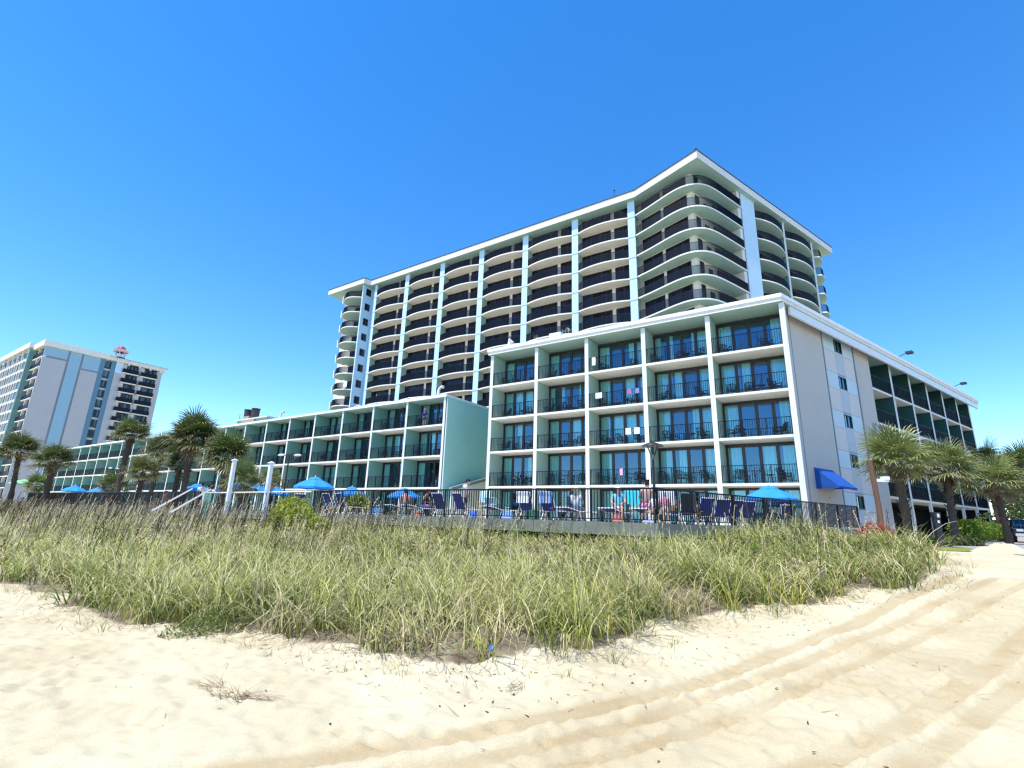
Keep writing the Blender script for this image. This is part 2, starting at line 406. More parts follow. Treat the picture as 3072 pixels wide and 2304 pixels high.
# street wall, blank stucco with a bay of coloured panels round the stair windows
b = MB()
b.box(1.95, 6.50, 0.0, 0.28, -0.9, 13.38); b.box(11.78, 14.45, 0.0, 0.28, -0.9, 13.38)
b.build('side_wall', M['grey_wall'], hb, wb(0, 0), RBA)
b = MB(); b.box(6.5, 11.78, 0.14, 0.27, -0.9, 13.38)
for x in (2.05, 6.62, 11.66): b.box(x - 0.07, x + 0.07, -0.012, 0.1, -0.9, 13.36)
b.build('joint', M['groove'], hb, wb(0, 0), RBA)
pm = MB()
cols = [(6.72, 8.52), (8.55, 9.78), (9.81, 11.56)]
for k in range(6):
    zt = 13.20 - 2.75 * k; zb = zt - 0.90
    zp1, zp0 = zt + 0.12, zb - 0.14
    nxt = zt - 2.75 + 0.12
    if k < 5:
        for ci in (0, 2): pm.box(*cols[ci], 0.03, 0.135, zp0, zp1, 1)
        for ci, mm in ((0, 2), (1, 3), (2, 2)):
            pm.box(*cols[ci], 0.03, 0.135, nxt + 0.02, (zp0 if ci != 1 else zb) - 0.02, mm)
        pm.box(*cols[1], 0.03, 0.135, zt + 0.005, zt + 0.09 if k else 13.38, 3)
    w = MB(); w.box(8.56, 8.62, 0.02, 0.12, zb, zt); w.box(9.71, 9.77, 0.02, 0.12, zb, zt); w.box(8.62, 9.71, 0.02, 0.12, zt - 0.06, zt); w.box(8.62, 9.71, 0.02, 0.12, zb, zb + 0.05); w.box(9.12, 9.18, 0.05, 0.12, zb + 0.05, zt - 0.06)
    wo = w.build('window', M['bronze'], hb, wb(0, 0), RBA)
    g = MB(); g.face([(8.62, 0.1, zb), (9.71, 0.1, zb), (9.71, 0.1, zt), (8.62, 0.1, zt)]); g.build('window_glass', M['glass'], wo)
    c = MB(); c.face([(8.62, 0.125, zb), (9.05, 0.125, zb), (9.05, 0.125, zt), (8.62, 0.125, zt)]); c.build('curtain', M['curtain'], wo)
pm.box(6.72, 11.56, 0.03, 0.135, 13.34, 13.38, 2); pm.box(6.72, 8.52, 0.03, 0.135, -0.9, -0.75, 2)
pm.build('wall_panels', [M['grey_wall'], mat('pale_sky_panel', (0.56, 0.67, 0.70), 0.7, 0.04, 1), M['beige_panel'], M['grey_panel']], hb, wb(0, 0), RBA)
# wall vent and gable lamp brackets
b = MB()
for k in range(9): b.box(13.15, 13.85, -0.03, 0.0, 6.75 + k * 0.11, 6.80 + k * 0.11)
b.build('vent_grille', M['groove'], hb, wb(0, 0), RBA)
# blue awning over the street door
b = MB(); x0, x1, z0, z1, d = 3.0, 5.5, 2.42, 3.58, 1.25
b.face([(x0, -0.005, z1), (x0, -d, z0), (x1, -d, z0), (x1, -0.005, z1)]); b.face([(x0, -0.005, z1), (x0, -0.005, z0), (x0, -d, z0)]); b.face([(x1, -0.005, z1), (x1, -d, z0), (x1, -0.005, z0)])
b.face([(x0, -d, z0), (x0, -d, z0 - 0.12), (x1, -d, z0 - 0.12), (x1, -d, z0)]); b.face([(x0, -0.005, z0), (x0, -0.005, z0 - 0.12), (x0, -d, z0 - 0.12), (x0, -d, z0)])
b.tube([(x0, -0.02, z0), (x0, -d, z0), (x1, -d, z0), (x1, -0.02, z0)], 0.015, 5)
aw = b.build('awning', M['awning'], hb, wb(0, 0), RBA); aw['label'] = 'sloping royal blue canvas awning over the side door'
# wing balconies
wx = [14.15 + 4.37 * i for i in range(7)]
wx[0] = 14.45
kitw = BalconyKit(3.97, 2.55, DEP)
for i in range(1, 7):
    b = MB(); b.box(wx[i], wx[i] + 0.40, 0, DEP + 0.2, 2.30, 13.38, 1, {'-y': 0}); b.box(wx[i] + .05, wx[i] + 0.36, 0, 0.18, -0.9, 2.30, 0); b.build('partition_wall', [M['white'], M['mint_shaded']], hb, wb(0, 0), RBA)
b = MB(); b.box(wx[6] + 0.41, wx[6] + 0.75, 0.1, 12.8, -0.9, 13.38, 0, {'-x': 1}); b.build('end_wall', [M['mint_pale'], M['unlit']], hb, wb(0, 0), RBA)
for j in range(4):
    for i in range(6):
        x = wx[i] + (0.40 if i else 0.0)
        kitw.place(hb, wb(x if i else 14.46, 0.01, FL[j]), RBA, (i * 2 + j) % 6)
b = MB(); b.box(14.5, 40.4, 5.0, 5.3, -0.9, 2.28); b.build('garage_wall', M['unlit'], hb, wb(0, 0), RBA)  # back wall with the garage shade put into its colour
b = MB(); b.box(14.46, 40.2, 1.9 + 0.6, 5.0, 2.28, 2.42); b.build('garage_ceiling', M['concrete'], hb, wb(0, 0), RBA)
b = MB(); b.box(11.9, 14.4, 0.30, 5.0, -0.9, 2.2); b.build('garage_wall', M['unlit'], hb, wb(0, 0), RBA)
# floodlights on the wing roof edge
for k, x in enumerate((19.2, 33.6)):
    b = MB(); b.tube([(x, -0.5, 13.9), (x, -1.0, 14.12), (x, -1.25, 14.15)], 0.03, 6)
    o = tag(b.build('floodlight', M['black'], None, (*(C0 + np.array([0, 0])), 0), 0), ('grey floodlight on the street wing roof edge, nearer the sea' if k == 0 else 'grey floodlight on the street wing roof edge, farther from the sea'), 'floodlight', 'floodlights on the wing roof')
    o.location = (QB[0], QB[1], 0); o.rotation_euler = (0, 0, RB)
    h = MB(); h.box(x - 0.25, x + 0.25, -1.65, -1.2, 14.08, 14.26); h.build('lamp_head', M['flue'], o)
b = MB(); b.tube([(0, 0, 0), (0, 0, 0.35), (0.15, -0.05, 0.55)], [0.22, 0.16, 0.30], 10)
tag(b.build('roof_vent', M['pvc'], None, (C0[0] + UA[0] * -20.0, C0[1] + UA[1] * -20.0, 13.9)), 'white hooded roof vent above the left bays of the five-storey block', 'vent')
b = MB(); b.box(-0.5, 0.5, -0.2, 0.2, 0, 0.35); b.box(-0.45, 0.45, -0.24, -0.2, 0.05, 0.3)
tag(b.build('roof_light_box', M['pvc'], None, (C0[0] + UA[0] * -15.6, C0[1] + UA[1] * -15.6, 13.9), RA), 'white floodlight box on the roof edge of the five-storey block', 'light box')

# ------------------------------------------------------------------ long three-storey wing along the terrace
L0 = np.array([-6.05, 43.68])
hw = thing('hotel_wing', 'long low mint hotel wing with a grid of white framed balconies', 'building', (L0[0], L0[1], 0), RA)
NB_ = 23; PIT = 4.67; LW = 0.24
kitl = BalconyKit(PIT - LW, 2.55, DEP, posts=3)
kitlg = BalconyKit(PIT - LW, 2.27, DEP)
for i in range(NB_ + 1):
    x = -PIT * i
    b = MB(); b.box(x, x + LW, 0, DEP + 0.2, -0.3, 10.36, 1, {'-y': 0, '-x': 1}); b.build('partition_wall', [M['white'], M['mint']], hw)
for i in range(NB_):
    x = -PIT * (i + 1) + LW
    for j in range(3): kitl.place(hw, (x, 0.005, FL[j]), 0, rng.integers(0, 6) if (i, j) != (0, 1) else 1)
    kitlg.place(hw, (x, 0.005, 0.02), 0, (i * 5) % 6, rail=False, slab=False)
xl = -PIT * NB_
b = MB(); b.box(xl - 0.15, LW + 0.12, -0.12, 13.2, 10.36, 10.60, 0, {'+z': 1, '-z': 2}); b.build('roof', [M['trim'], M['roof_grey'], M['mint_pale']], hw)
b = MB(); b.box(xl, 0.0, DEP + 0.45, 12.9, -0.9, 10.35); b.build('room_core', M['unlit'], hw)
b = MB(); b.box(LW + 0.001, LW + 0.10, 0.24, 13.0, -0.9, 10.35); b.box(LW - 0.12, LW + 0.0, DEP + 0.21, 13.0, -0.9, 10.35); o = b.build('end_wall', M['mint_wall'], hw); o['label'] = 'plain mint green gable wall'
b = MB(); b.tube([(LW + 0.1, 0.12, 0), (LW + 0.1, 0.12, 10.3)], 0.05, 8); b.build('downpipe', M['trim'], hw)
b = MB()
b.face([(LW + 0.11, 1.2, 2.35), (LW + 0.11, 5.4, 3.4), (LW + 0.11, 5.4, -0.3), (LW + 0.11, 1.2, -0.3)])
b = MB(); b.box(0, 0.3, 0, 5.6, -0.6, 2.2); 
o = thing('stair_parapet', 'white stair parapet rising along the mint gable wall', 'parapet', (L0[0] + UA[0] * 0.9, L0[1] + UA[1] * 0.9, 0), RA)
b = MB(); b.v = [(0, 0.6, -0.3), (0.2, 0.6, -0.3), (0.2, 6.2, -0.3), (0, 6.2, -0.3), (0, 0.6, 2.2), (0.2, 0.6, 2.2), (0.2, 6.2, 3.55), (0, 6.2, 3.55)]
b.f = [(0, 3, 2, 1), (4, 5, 6, 7), (0, 1, 5, 4), (1, 2, 6, 5), (2, 3, 7, 6), (3, 0, 4, 7)]; b.m = [0] * 6
b.build('parapet_wall', M['white'], o)
b = MB(); b.v = [(x, y, z) for x, y, z in ((-0.03, 0.4, 2.2), (0.26, 0.4, 2.2), (0.26, 6.2, 3.6), (-0.03, 6.2, 3.6), (-0.03, 0.4, 2.42), (0.26, 0.4, 2.42), (0.26, 6.2, 3.84), (-0.03, 6.2, 3.84))]
b.f = [(0, 3, 2, 1), (4, 5, 6, 7), (0, 1, 5, 4), (1, 2, 6, 5), (2, 3, 7, 6), (3, 0, 4, 7)]; b.m = [0] * 6
b.build('coping', M['groove'], o)
# stair-head house and flues on the wing roof, low roof ridge, vents
rh = thing('roof_house', 'small pale rooftop plant house with two dark round flues', 'roof house', (L0[0], L0[1], 0), RA)
b = MB(); b.box(-46.6, -38.6, 6.0, 10.0, 10.6, 12.95, 0, {'+z': 1}); b.build('wall', [M['mint_pale'], M['roof_grey']], rh)
b = MB(); b.box(-46.8, -38.4, 5.8, 10.2, 12.95, 13.12); b.build('roof_edge', M['trim'], rh)
b = MB(); b.box(-44.9, -41.6, 5.75, 5.97, 10.6, 12.9); b.box(-44.6, -43.2, 5.8, 7.0, 13.12, 13.5); b.build('brick_panel', M['brick'], rh)
for x in (-44.6, -42.6):
    b = MB(); b.tube([(x, 6.4, 12.9), (x, 6.4, 14.55)], 0.55, 14); b.lathe([(0.62, 14.5), (0.62, 14.62), (0.5, 14.63)], 14, (x, 6.4, 0)); b.build('flue', M['flue'], rh)
b = MB(); b.tube([(-45.9, 5.9, 12.9), (-45.9, 5.9, 14.0)], 0.03, 5); b.tube([(-45.5, 5.9, 12.9), (-45.5, 5.9, 13.5)], 0.02, 5); b.build('roof_pipe', M['flue'], rh)
def roof_vent(x, y, lab):
    b = MB(); b.tube([(0, 0, 0), (0, 0, 0.5), (0.08, 0, 0.75), (0.3, 0, 0.9), (0.55, 0, 0.85)], [0.16, 0.14, 0.12, 0.12, 0.16], 8)
    p = L0 + UA * x + NA * y
    tag(b.build('roof_vent', M['pvc'], None, (p[0], p[1], 10.6), RA), lab, 'vent', 'vents on the low wing roof')
roof_vent(-26.3, 0.6, 'white gooseneck vent on the low wing roof right of the plant house')
roof_vent(-1.1, 0.4, 'white gooseneck vent on the low wing roof above the mint gable')
b = MB(); b.tube([(0, 0, 0), (0.9, 0, 0.06)], 0.12, 6); p = L0 + UA * -21.5 + NA * 1.0
tag(b.build('roof_pipe', M['flue'], None, (p[0], p[1], 10.72), RA), 'grey pipe lying on the low wing roof edge', 'pipe')
rr = thing('canopy_roof', 'low white ridged canopy roof rising behind the low wing eaves', 'canopy', (L0[0], L0[1], 0), RA)
b = MB()
for x0, x1 in ((-19.5, -13.2), (-13.2, -4.2)):
    xm = x0 + (x1 - x0) * 0.62
    b.face([(x0, 3.2, 10.62), (xm, 3.2, 11.75), (xm, 9.0, 11.75), (x0, 9.0, 10.62)]); b.face([(xm, 3.2, 11.75), (x1, 3.2, 10.9), (x1, 9.0, 10.9), (xm, 9.0, 11.75)])
    b.face([(x0, 3.2, 10.61), (x1, 3.2, 10.61), (x1, 3.2, 10.9), (xm, 3.2, 11.75)])
b.build('roof', M['white'], rr)
b = MB()
for x0, x1 in ((-19.5, -13.2), (-13.2, -4.2)):
    xm = x0 + (x1 - x0) * 0.62; b.tube([(x0, 3.15, 10.68), (xm, 3.15, 11.8), (x1, 3.15, 10.95)], 0.07, 6)
b.build('roof_edge', M['trim'], rr)
# ------------------------------------------------------------------ twelve-storey tower with curved balconies
T1 = np.array([math.sin(R(15.0)), math.cos(R(15.0))]) * 55.48
tw = thing('hotel_tower', 'tall hotel tower with pale blue piers and curved cream balconies turning the corner', 'building', (T1[0], T1[1], 0), RA)
NF = 11
ZF = [36.3 - 2.75 * k for k in range(NF)]
ZB, ZR = -0.9, 38.42
PT = 7.66
pier = [(-0.90 - PT * i, -PT * i) for i in range(6)] + [(-46.55, -45.98)]
TD = 1.1
for x0, x1 in pier:
    b = MB(); b.box(x0, x1, 0, TD, ZB, ZR, 1, {'-y': 0})
    for z in ZF: b.box(x0 - 0.02, x1 + 0.02, -0.05, 0.2, z - 0.16, z + 0.02)
    b.build('pier', [M['blue_pale'], M['mint_pale']], tw)
def arc(x0, x1, bulge, n=14, y0=0.0):
    c = x1 - x0; r = (c * c / 4 + bulge * bulge) / (2 * bulge); a = math.asin(c / 2 / r); out = []
    for i in range(n + 1):
        t = -a + 2 * a * i / n
        out.append((x0 + c / 2 + r * math.sin(t), y0 - (r * math.cos(t) - (r - bulge))))
    return out
def inset(pts, d):
    out = []
    for i, p in enumerate(pts):
        q0, q1 = pts[max(0, i - 1)], pts[min(len(pts) - 1, i + 1)]
        tx, ty = q1[0] - q0[0], q1[1] - q0[1]; L = math.hypot(tx, ty); out.append((p[0] - ty / L * d, p[1] + tx / L * d))
    return out
def slab_mesh(front, back, th=0.17, name='balcony', mats=None):
    b = MB(); b.prism(front + back, -th, 0, 0, 0, 1 if mats else 0); return b.mesh(name, mats or [M['slab']])
def glass_boxes(spans, y, h, z0=0.05, t=0.04):
    """dark glazing set just proud of the wall, with frames"""
    g = MB(); f = MB()
    for x0, x1 in spans:
        g.box(x0, x1, y - t, y, z0, h)
        n = max(1, round((x1 - x0) / 1.25))
        for i in range(n + 1):
            x = x0 + (x1 - x0) * i / n; f.box(x - 0.035, x + 0.035, y - t - 0.025, y - t + 0.002, z0, h)
        f.box(x0 - 0.04, x1 + 0.04, y - t - 0.027, y - t + 0.003, h - 0.06, h + 0.02)
    return g.mesh('window_glass', [M['glass_dark']]), f.mesh('window_frame', [M['bronze']])
bays = [(-PT * (i + 1), -PT * i - 0.90) for i in range(5)] + [(-45.98, -39.20)]
for n_, (x0, x1) in enumerate(bays):
    w = x1 - x0
    if n_ in (0, 5):
        fr = arc(0, w, 0.62); sm = slab_mesh(fr, [(w, TD), (0, TD)])
        rm = curve_rail_mesh(inset(fr, 0.07), sp=0.10, post_every=1.35, t=.021)
        gm, fm = glass_boxes([(0.12, w * 0.60), (w * 0.68, w - 0.06)], TD, 2.42)
    for k, z in enumerate(ZF):
        o = link('balcony', sm, tw, (x0, 0, z)); link('railing', rm, o); gl_ = link('window_glass', gm, o); link('window_frame', fm, o)
b = MB(); b.box(-46.5, 0.0, TD + 0.001, TD + 0.3, ZB, ZR); b.build('back_wall', M['cream'], tw)
# corner part, square on plan with rounded balconies: everything in tower-local coordinates
def tl(P): return rel(P, T1, RA)
UC = np.array([0.5773, -0.8166]); 
AP = T1 + 8.74 * UC
PB_ = np.array([26.47, 51.50])
out_w = [(14.40, 53.45), (15.35, 52.0), (16.24, 50.52), (17.07, 49.12), (17.94, 47.98), (18.95, 47.32), (20.14, 47.18), (21.5, 47.72), (23.43, 49.08), (25.34, 50.48), (26.31, 51.21)]
def smooth(pts, it=2):
    for _ in range(it):
        q = [pts[0]]
        for a, c in zip(pts, pts[1:]): q += [(a[0] * .75 + c[0] * .25, a[1] * .75 + c[1] * .25), (a[0] * .25 + c[0] * .75, a[1] * .25 + c[1] * .75)]
        pts = q + [pts[-1]]
    return pts
front = smooth([tl(p) for p in out_w])
IN = 1.55
NCI = np.array([0.8166, 0.5773]); NBI = NB
Wc = AP + NCI * 1.2 + NBI * IN; Tin = T1 + NCI * 1.2; Pin = PB_ + NBI * IN - UB * 0.7
back = [tl(Pin), tl(Wc), tl(Tin)]
sm = slab_mesh(front, back, mats=[M['slab'], M['mint_pale']]); rm = curve_rail_mesh(inset(front, 0.07), sp=0.10, post_every=1.3, t=.021)
RC = math.atan2(UC[1], UC[0]) - RA; RBt = RB - RA
lc = float(np.hypot(*(Wc - Tin))); lb = float(np.hypot(*(Pin - Wc)))
gc, fc = glass_boxes([(0.15, 2.9), (3.4, lc - 0.7)], 0.0, 2.42)
gb, fb = glass_boxes([(0.55, 1.2), (lb - 3.0, lb - 0.1)], 0.0, 2.3)
gb2, fb2 = glass_boxes([(2.15, 2.85)], 0.0, 1.9, 0.85)
tC, tW = tl(Tin), tl(Wc)
for k, z in enumerate(ZF):
    o = link('balcony', sm, tw, (0, 0, z)); link('railing', rm, o)
    for g, f, lo, rz in ((gc, fc, tC, RC), (gb, fb, tW, RBt), (gb2, fb2, tW, RBt)):
        link('window_glass', g, o, (*lo, 0), rz); link('window_frame', f, o, (*lo, 0), rz)
b = MB(); b.prism([tl(Tin), tl(Wc), tl(Pin), tl(Pin + NBI * 1.5), tl(Wc + NCI * 2 + NBI * 2), tl(Tin + NCI * 1.5)], ZB, ZR); b.build('corner_wall', M['cream'], tw)
# street side: blue panel, two bays with thin dividers and the rounded end bay
oB = (*tl(PB_), 0)
b = MB(); b.box(0, 3.05, 0, 2.0, ZB, ZR, 0, {'+x': 1}); b.build('blue_panel', [M['blue_pale'], M['mint_pale']], tw, oB, RBt)
b = MB(); b.box(-0.67, -0.001, 0.06, 2.0, ZB, ZR)
for z in ZF: b.box(-0.95, -0.671, 0.35, 1.4, z, z + 1.07)
b.build('panel_edge', M['cream'], tw, oB, RBt)
b = MB(); b.box(-0.03, 0.03, -0.015, 0.04, ZB, ZR - 0.05); b.build('joint', M['groove'], tw, oB, RBt)
for x0, x1 in ((9.85, 10.33), (17.55, 18.05)):
    b = MB(); b.box(x0, x1, 0, 1.45, ZB, ZR, 1, {'-y': 0}); b.build('pier', [M['white'], M['mint']], tw, oB, RBt)
for x0, x1 in ((3.06, 9.84), (10.34, 17.54)):
    w = x1 - x0; fr = arc(0, w, 0.7); sm = slab_mesh(fr, [(w, 1.45), (0, 1.45)], mats=[M['slab'], M['mint_pale']]); rm = curve_rail_mesh(inset(fr, 0.07), sp=0.10, post_every=1.5, t=.021)
    gm, fm = glass_boxes([(0.1, w * 0.3), (w * 0.36, w - 0.1)], 1.45, 2.4)
    for z in ZF:
        o = link('balcony', sm, tw, (oB[0] + math.cos(RBt) * x0, oB[1] + math.sin(RBt) * x0, z), RBt); link('railing', rm, o); link('window_glass', gm, o); link('window_frame', fm, o)
fr = [(0, 0)] + [(3.9 * math.sin(t), 1.9 - 2.45 * math.cos(t)) for t in [0.12 + 0.115 * i for i in range(13)]]
sm = slab_mesh(fr, [(3.9, 2.2), (0, 2.2)], mats=[M['slab'], M['mint_pale']]); rm = curve_rail_mesh(inset(fr, 0.07), sp=0.10, post_every=1.1, t=.021)
for z in ZF:
    o = link('balcony', sm, tw, (oB[0] + math.cos(RBt) * 18.06, oB[1] + math.sin(RBt) * 18.06, z), RBt); link('railing', rm, o)
    e_ = MB(); e_.box(3.78, 3.9, 1.75, 2.9, 0.0, 1.1); e_.build('end_panel', M['cream'], o)
b = MB(); b.box(3.05, 20.6, 1.451, 1.7, ZB, ZR); b.build('back_wall', M['cream'], tw, oB, RBt)
# stair end at the far left, projecting slightly, with its own curved balconies
XS = -48.05
b = MB(); b.box(XS - 0.25, XS, -1.25, 1.1, ZB, ZR, 0); b.box(XS, -46.56, 0.9, 1.1, ZB, ZR, 0); b.box(-56.3, XS - 0.25, 1.4, 1.6, ZB, ZR, 1, {'-y': 1}); b.build('stair_wall', [M['blue_pale'], M['cream']], tw)
for k in range(NF):
    z = ZF[k] + 1.05
    w = MB(); w.box(XS, XS + 0.05, -0.62, 0.42, z - 0.62, z + 0.62); wo = w.build('stair_window', M['bronze'], tw)
    g = MB(); g.box(XS + 0.05, XS + 0.055, -0.52, -0.13, z - 0.53, z + 0.53); g.box(XS + 0.05, XS + 0.055, -0.07, 0.32, z - 0.53, z + 0.53); g.build('window_glass', M['glass_dark'], wo)
fr = [(-6.0, 1.35)] + [(-5.9 + 5.6 * (1 - math.cos(t)) , 0) for t in ()]
fr = [(-5.1, -0.2)] + [(-5.1 + 4.85 * i / 12, -0.25 - 2.0 * math.sin(math.pi * (0.10 + 0.80 * i / 12)) ** 0.8) for i in range(13)] + [(-0.25, -0.9)]
sm = slab_mesh(fr, [(-0.25, 1.39), (-5.1, 1.39)], mats=[M['slab'], M['mint_pale']]); rm = curve_rail_mesh(inset(fr[1:-1], 0.08), sp=0.10, post_every=1.1, t=.021)
gm, fm = glass_boxes([(-4.95, -0.3)], 1.4, 2.45)
for z in ZF:
    o = link('balcony', sm, tw, (XS, 0, z)); link('railing', rm, o); link('window_glass', gm, o); link('window_frame', fm, o)
    e_ = MB(); e_.box(-5.35, -5.12, -1.3, 0.6, -0.25, 1.12); e_.build('end_panel', M['cream'], o)
# roof with deep cream fascia
ov = 0.5
def pl(s, y): return (s, y)
Bn = -NB * ov; Cn = -NCI * ov
bend = tl(T1 + Cn * 0.0 + (-NA) * ov + UC * 0.3)
apx = tl(AP + Bn + Cn)
endp = tl(PB_ + UB * 23.2 + Bn); endb = tl(PB_ + UB * 23.2 + NB * 15); 
kb = tl(T1 + NA * 17 + UA * 6)
roofp = [(-57.2, -1.75), (-47.5, -1.75), (-47.2, -ov), bend, apx, endp, endb, kb, (-57.2, 16)]
b = MB(); b.prism(roofp, ZR, 39.32, 0, 1, 2); b.build('roof', [M['fascia'], M['roof_grey'], M['mint_pale']], tw)
b = MB(); b.prism(offs(roofp, 0.06), 39.32, 39.42, 0); b.build('roof_edge', M['flue'], tw)
b = MB(); b.prism([(-56, 1.61), (-46.5, TD + 0.31), (-0.1, TD + 0.31), tl(Tin + NCI * 1.0), tl(Wc + NCI * 1.2 + NBI * 1.2), tl(Pin + NBI * 1.0), tl(PB_ + UB * 20.5 + NB * 2.52), tl(PB_ + UB * 20.5 + NB * 14), kb, (-56, 15.5)], ZB, ZR - 0.02); b.build('room_core', M['cream'], tw)
b = MB(); b.tube([(0, 0, 0), (0, 0, 1.5)], 0.03, 5); b.lathe([(0.02, 1.45), (0.14, 1.5), (0.02, 1.62)], 8)
p = T1 + UA * -2.6 + NA * 0.2; tag(b.build('roof_mast', M['flue'], None, (p[0], p[1], 39.42)), 'thin grey mast on the tower roof left of the corner', 'mast')
b = MB(); b.lathe([(0.02, 0), (0.16, 0.05), (0.16, 0.3), (0.02, 0.4)], 8); p = AP - NCI * 0.3 - NB * 0.3
tag(b.build('beacon', M['black'], None, (p[0], p[1], 39.42)), 'small dark beacon at the pointed corner of the tower roof', 'beacon')

# ------------------------------------------------------------------ far hotel at the left edge
D0 = np.array([math.sin(R(-44.43)), math.cos(R(-44.43))]) * 171.0
fh = thing('far_hotel', 'distant grey and sky blue hotel slab with red domed cupola on its roof', 'building', (D0[0], D0[1], 0), RA + math.pi / 2)
# local: x runs away from the sea along the right face, y runs to the left along the sea front
HZ = 39.3
b = MB(); b.box(0.6, 27.0, 0.6, 36, -1, HZ, 0); b.build('room_core', M['unlit'], fh)
def rf(x0, x1, m, z0=-1, z1=HZ, y=0.0, t=0.6, name='wall'):
    b = MB(); b.box(x0, x1, y, t, z0, z1); return b.build(name, m, fh)
rf(0, 4.75, M['grey_cool'], z1=36.4); rf(0, 4.75, M['blue_panel'], z0=36.85)
rf(5.2, 7.6, M['blue_panel']); rf(8.05, 11.75, M['grey_cool'], z1=35.0); rf(8.05, 11.75, M['blue_panel'], z0=35.4)
rf(4.75, 5.2, M['groove'], y=0.12, name='joint'); rf(7.6, 8.05, M['groove'], y=0.12, name='joint')
rf(0, 4.75, M['groove'], 36.4, 36.85, 0.12, name='joint'); rf(8.05, 11.75, M['groove'], 35.0, 35.4, 0.12, name='joint')
rf(11.75, 12.9, M['blue_dark'], y=0.1); rf(14.35, 15.4, M['blue_dark'], y=0.1)
rf(15.4, 17.05, M['grey_cool'], z1=36.2); rf(15.4, 17.05, M['blue_pale'], z0=36.21)
rf(20.95, 21.4, M['grey_cool']); rf(25.6, 26.9, M['grey_cool'])
b = MB(); b.box(12.9, 14.35, 0.25, 0.6, -1, HZ); b.build('wall', M['grey_cool'], fh)
for k in range(14):
    z = 36.66 - 2.75 * k
    w = MB(); w.box(12.95, 14.3, 0.14, 0.25, z + 0.15, z + 2.3); wo = w.build('window', M['bronze'], fh)
    g = MB(); g.box(13.05, 14.2, 0.128, 0.139, z + 0.65, z + 2.2); g.build('window_glass', M['glass_far'], wo)
    for x0, x1 in ((17.06, 20.94), (21.41, 25.59)):
        o = MB(); o.box(x0, x1, -0.5, 0.62, z - 0.22, z); bo = o.build('balcony', M['slab'], fh)
        r_ = MB(); r_.box(x0, x1, -0.48, -0.44, 0.02 + z, z + 1.15); r_.build('railing', M['rail'], bo)
        g = MB(); g.box(x0 + 1.1, x1 - 0.1, 0.52, 0.58, z + 0.05, z + 2.3); g.build('window_glass', M['glass_far'], bo)
        c = MB(); c.box(x0 + 0.02, x0 + 1.05, 0.3, 0.6, z + 0.01, z + 2.5); c.build('wall_strip', M['beige_panel'], bo)
b = MB(); b.box(-0.5, 14.0, -0.55, 36, HZ, 40.8, 0, {'+z': 1}); b.build('roof', [M['fascia'], M['roof_grey']], fh)
b = MB(); rp = [(13.6, -0.6), (27.6, -0.6), (27.6, 14), (13.6, 14)]
b.prism(rp, HZ, 40.35); b.build('cornice', M['fascia'], fh)
b = MB()
for i in range(5): b.box(15.2 + i * 2.7, 15.6 + i * 2.7, -0.75, -0.601, HZ - 0.6, 40.0)
b.build('cornice_bracket', M['fascia'], fh)
b = MB(); q = [(13.4, -0.9, 40.35), (28.0, -0.9, 40.35), (28.0, 14.5, 40.35), (13.4, 14.5, 40.35)]; r1, r2 = (17.5, 6.5, 42.0), (23.0, 6.5, 42.0)
b.face([q[0], q[1], r2, r1]); b.face([q[1], q[2], r2]); b.face([q[2], q[3], r1, r2]); b.face([q[3], q[0], r1]); b.build('roof', M['roof_brown'], fh)
cu = MB(); cu.lathe([(1.3, 0), (1.3, 0.25), (0.02, 0.26)], 18)
for i in range(6): t = i * math.pi / 3; cu.tube([(1.15 * math.cos(t), 1.15 * math.sin(t), 0.2), (1.15 * math.cos(t), 1.15 * math.sin(t), 1.6)], 0.13, 6)
cx, cy, cz = 16.9, 4.0, 41.5
co = cu.build('cupola', M['white'], fh, (cx, cy, cz))
cu = MB(); cu.lathe([(1.1, 1.55), (1.75, 1.6), (1.95, 2.25), (1.75, 2.32), (1.0, 2.35)], 20); cu.build('cupola_ring', M['pink'], co)
cu = MB(); cu.lathe([(1.15, 2.33), (1.1, 2.7), (0.9, 3.1), (0.5, 3.4), (0.02, 3.5)], 18); cu.build('cupola_dome', M['dome_red'], co, smooth=True)
# sea-front side: recessed bays by the corner, then the projecting block with its grid of balconies
for x, y0, y1, m, nm in ((0.0, 0.0, 0.35, 'white', 'pier'), (0.0, 4.7, 5.0, 'white', 'pier')):
    b = MB(); b.box(x, x + 0.6, y0 + 0.001, y1, -1, HZ); b.build(nm, M[m], fh)
PX0 = -1.1
b = MB(); b.box(PX0, 0.59, 8.3, 9.2, -1, 40.6); o = b.build('fin_wall', mat('grey_teal_render', (0.20, 0.34, 0.31), 0.85, 0.08, 0.5), fh)
b = MB(); b.box(PX0 - 0.3, 14.0, 8.25, 36.4, 39.9, 41.3, 0, {'+z': 1}); b.build('roof', [M['fascia'], M['roof_grey']], fh)
for k in range(14):
    z = 36.66 - 2.75 * k
    for (y0, y1) in ((0.36, 4.69), (5.01, 8.59)):
        o = MB(); o.box(-0.1, 0.6, y0, y1, z - 0.22, z); bo = o.build('balcony', M['slab'], fh)
        r_ = MB(); r_.box(-0.08, -0.04, y0, y1, z + 0.01, z + 1.1); r_.build('railing', M['rail'], bo)
    for i in range(6):
        y0 = 9.21 + 4.5 * i
        zz = z + 0.25
        o = MB(); o.box(PX0, 0.6, y0, y0 + 4.49, zz - 0.62, zz); bo = o.build('balcony', M['slab'], fh)
        g = MB(); g.box(PX0 + .22, PX0 + .4, y0 + 0.05, y0 + 4.45, zz + 0.02, zz + 2.08); g.build('window_glass', M['glass_far'], bo)
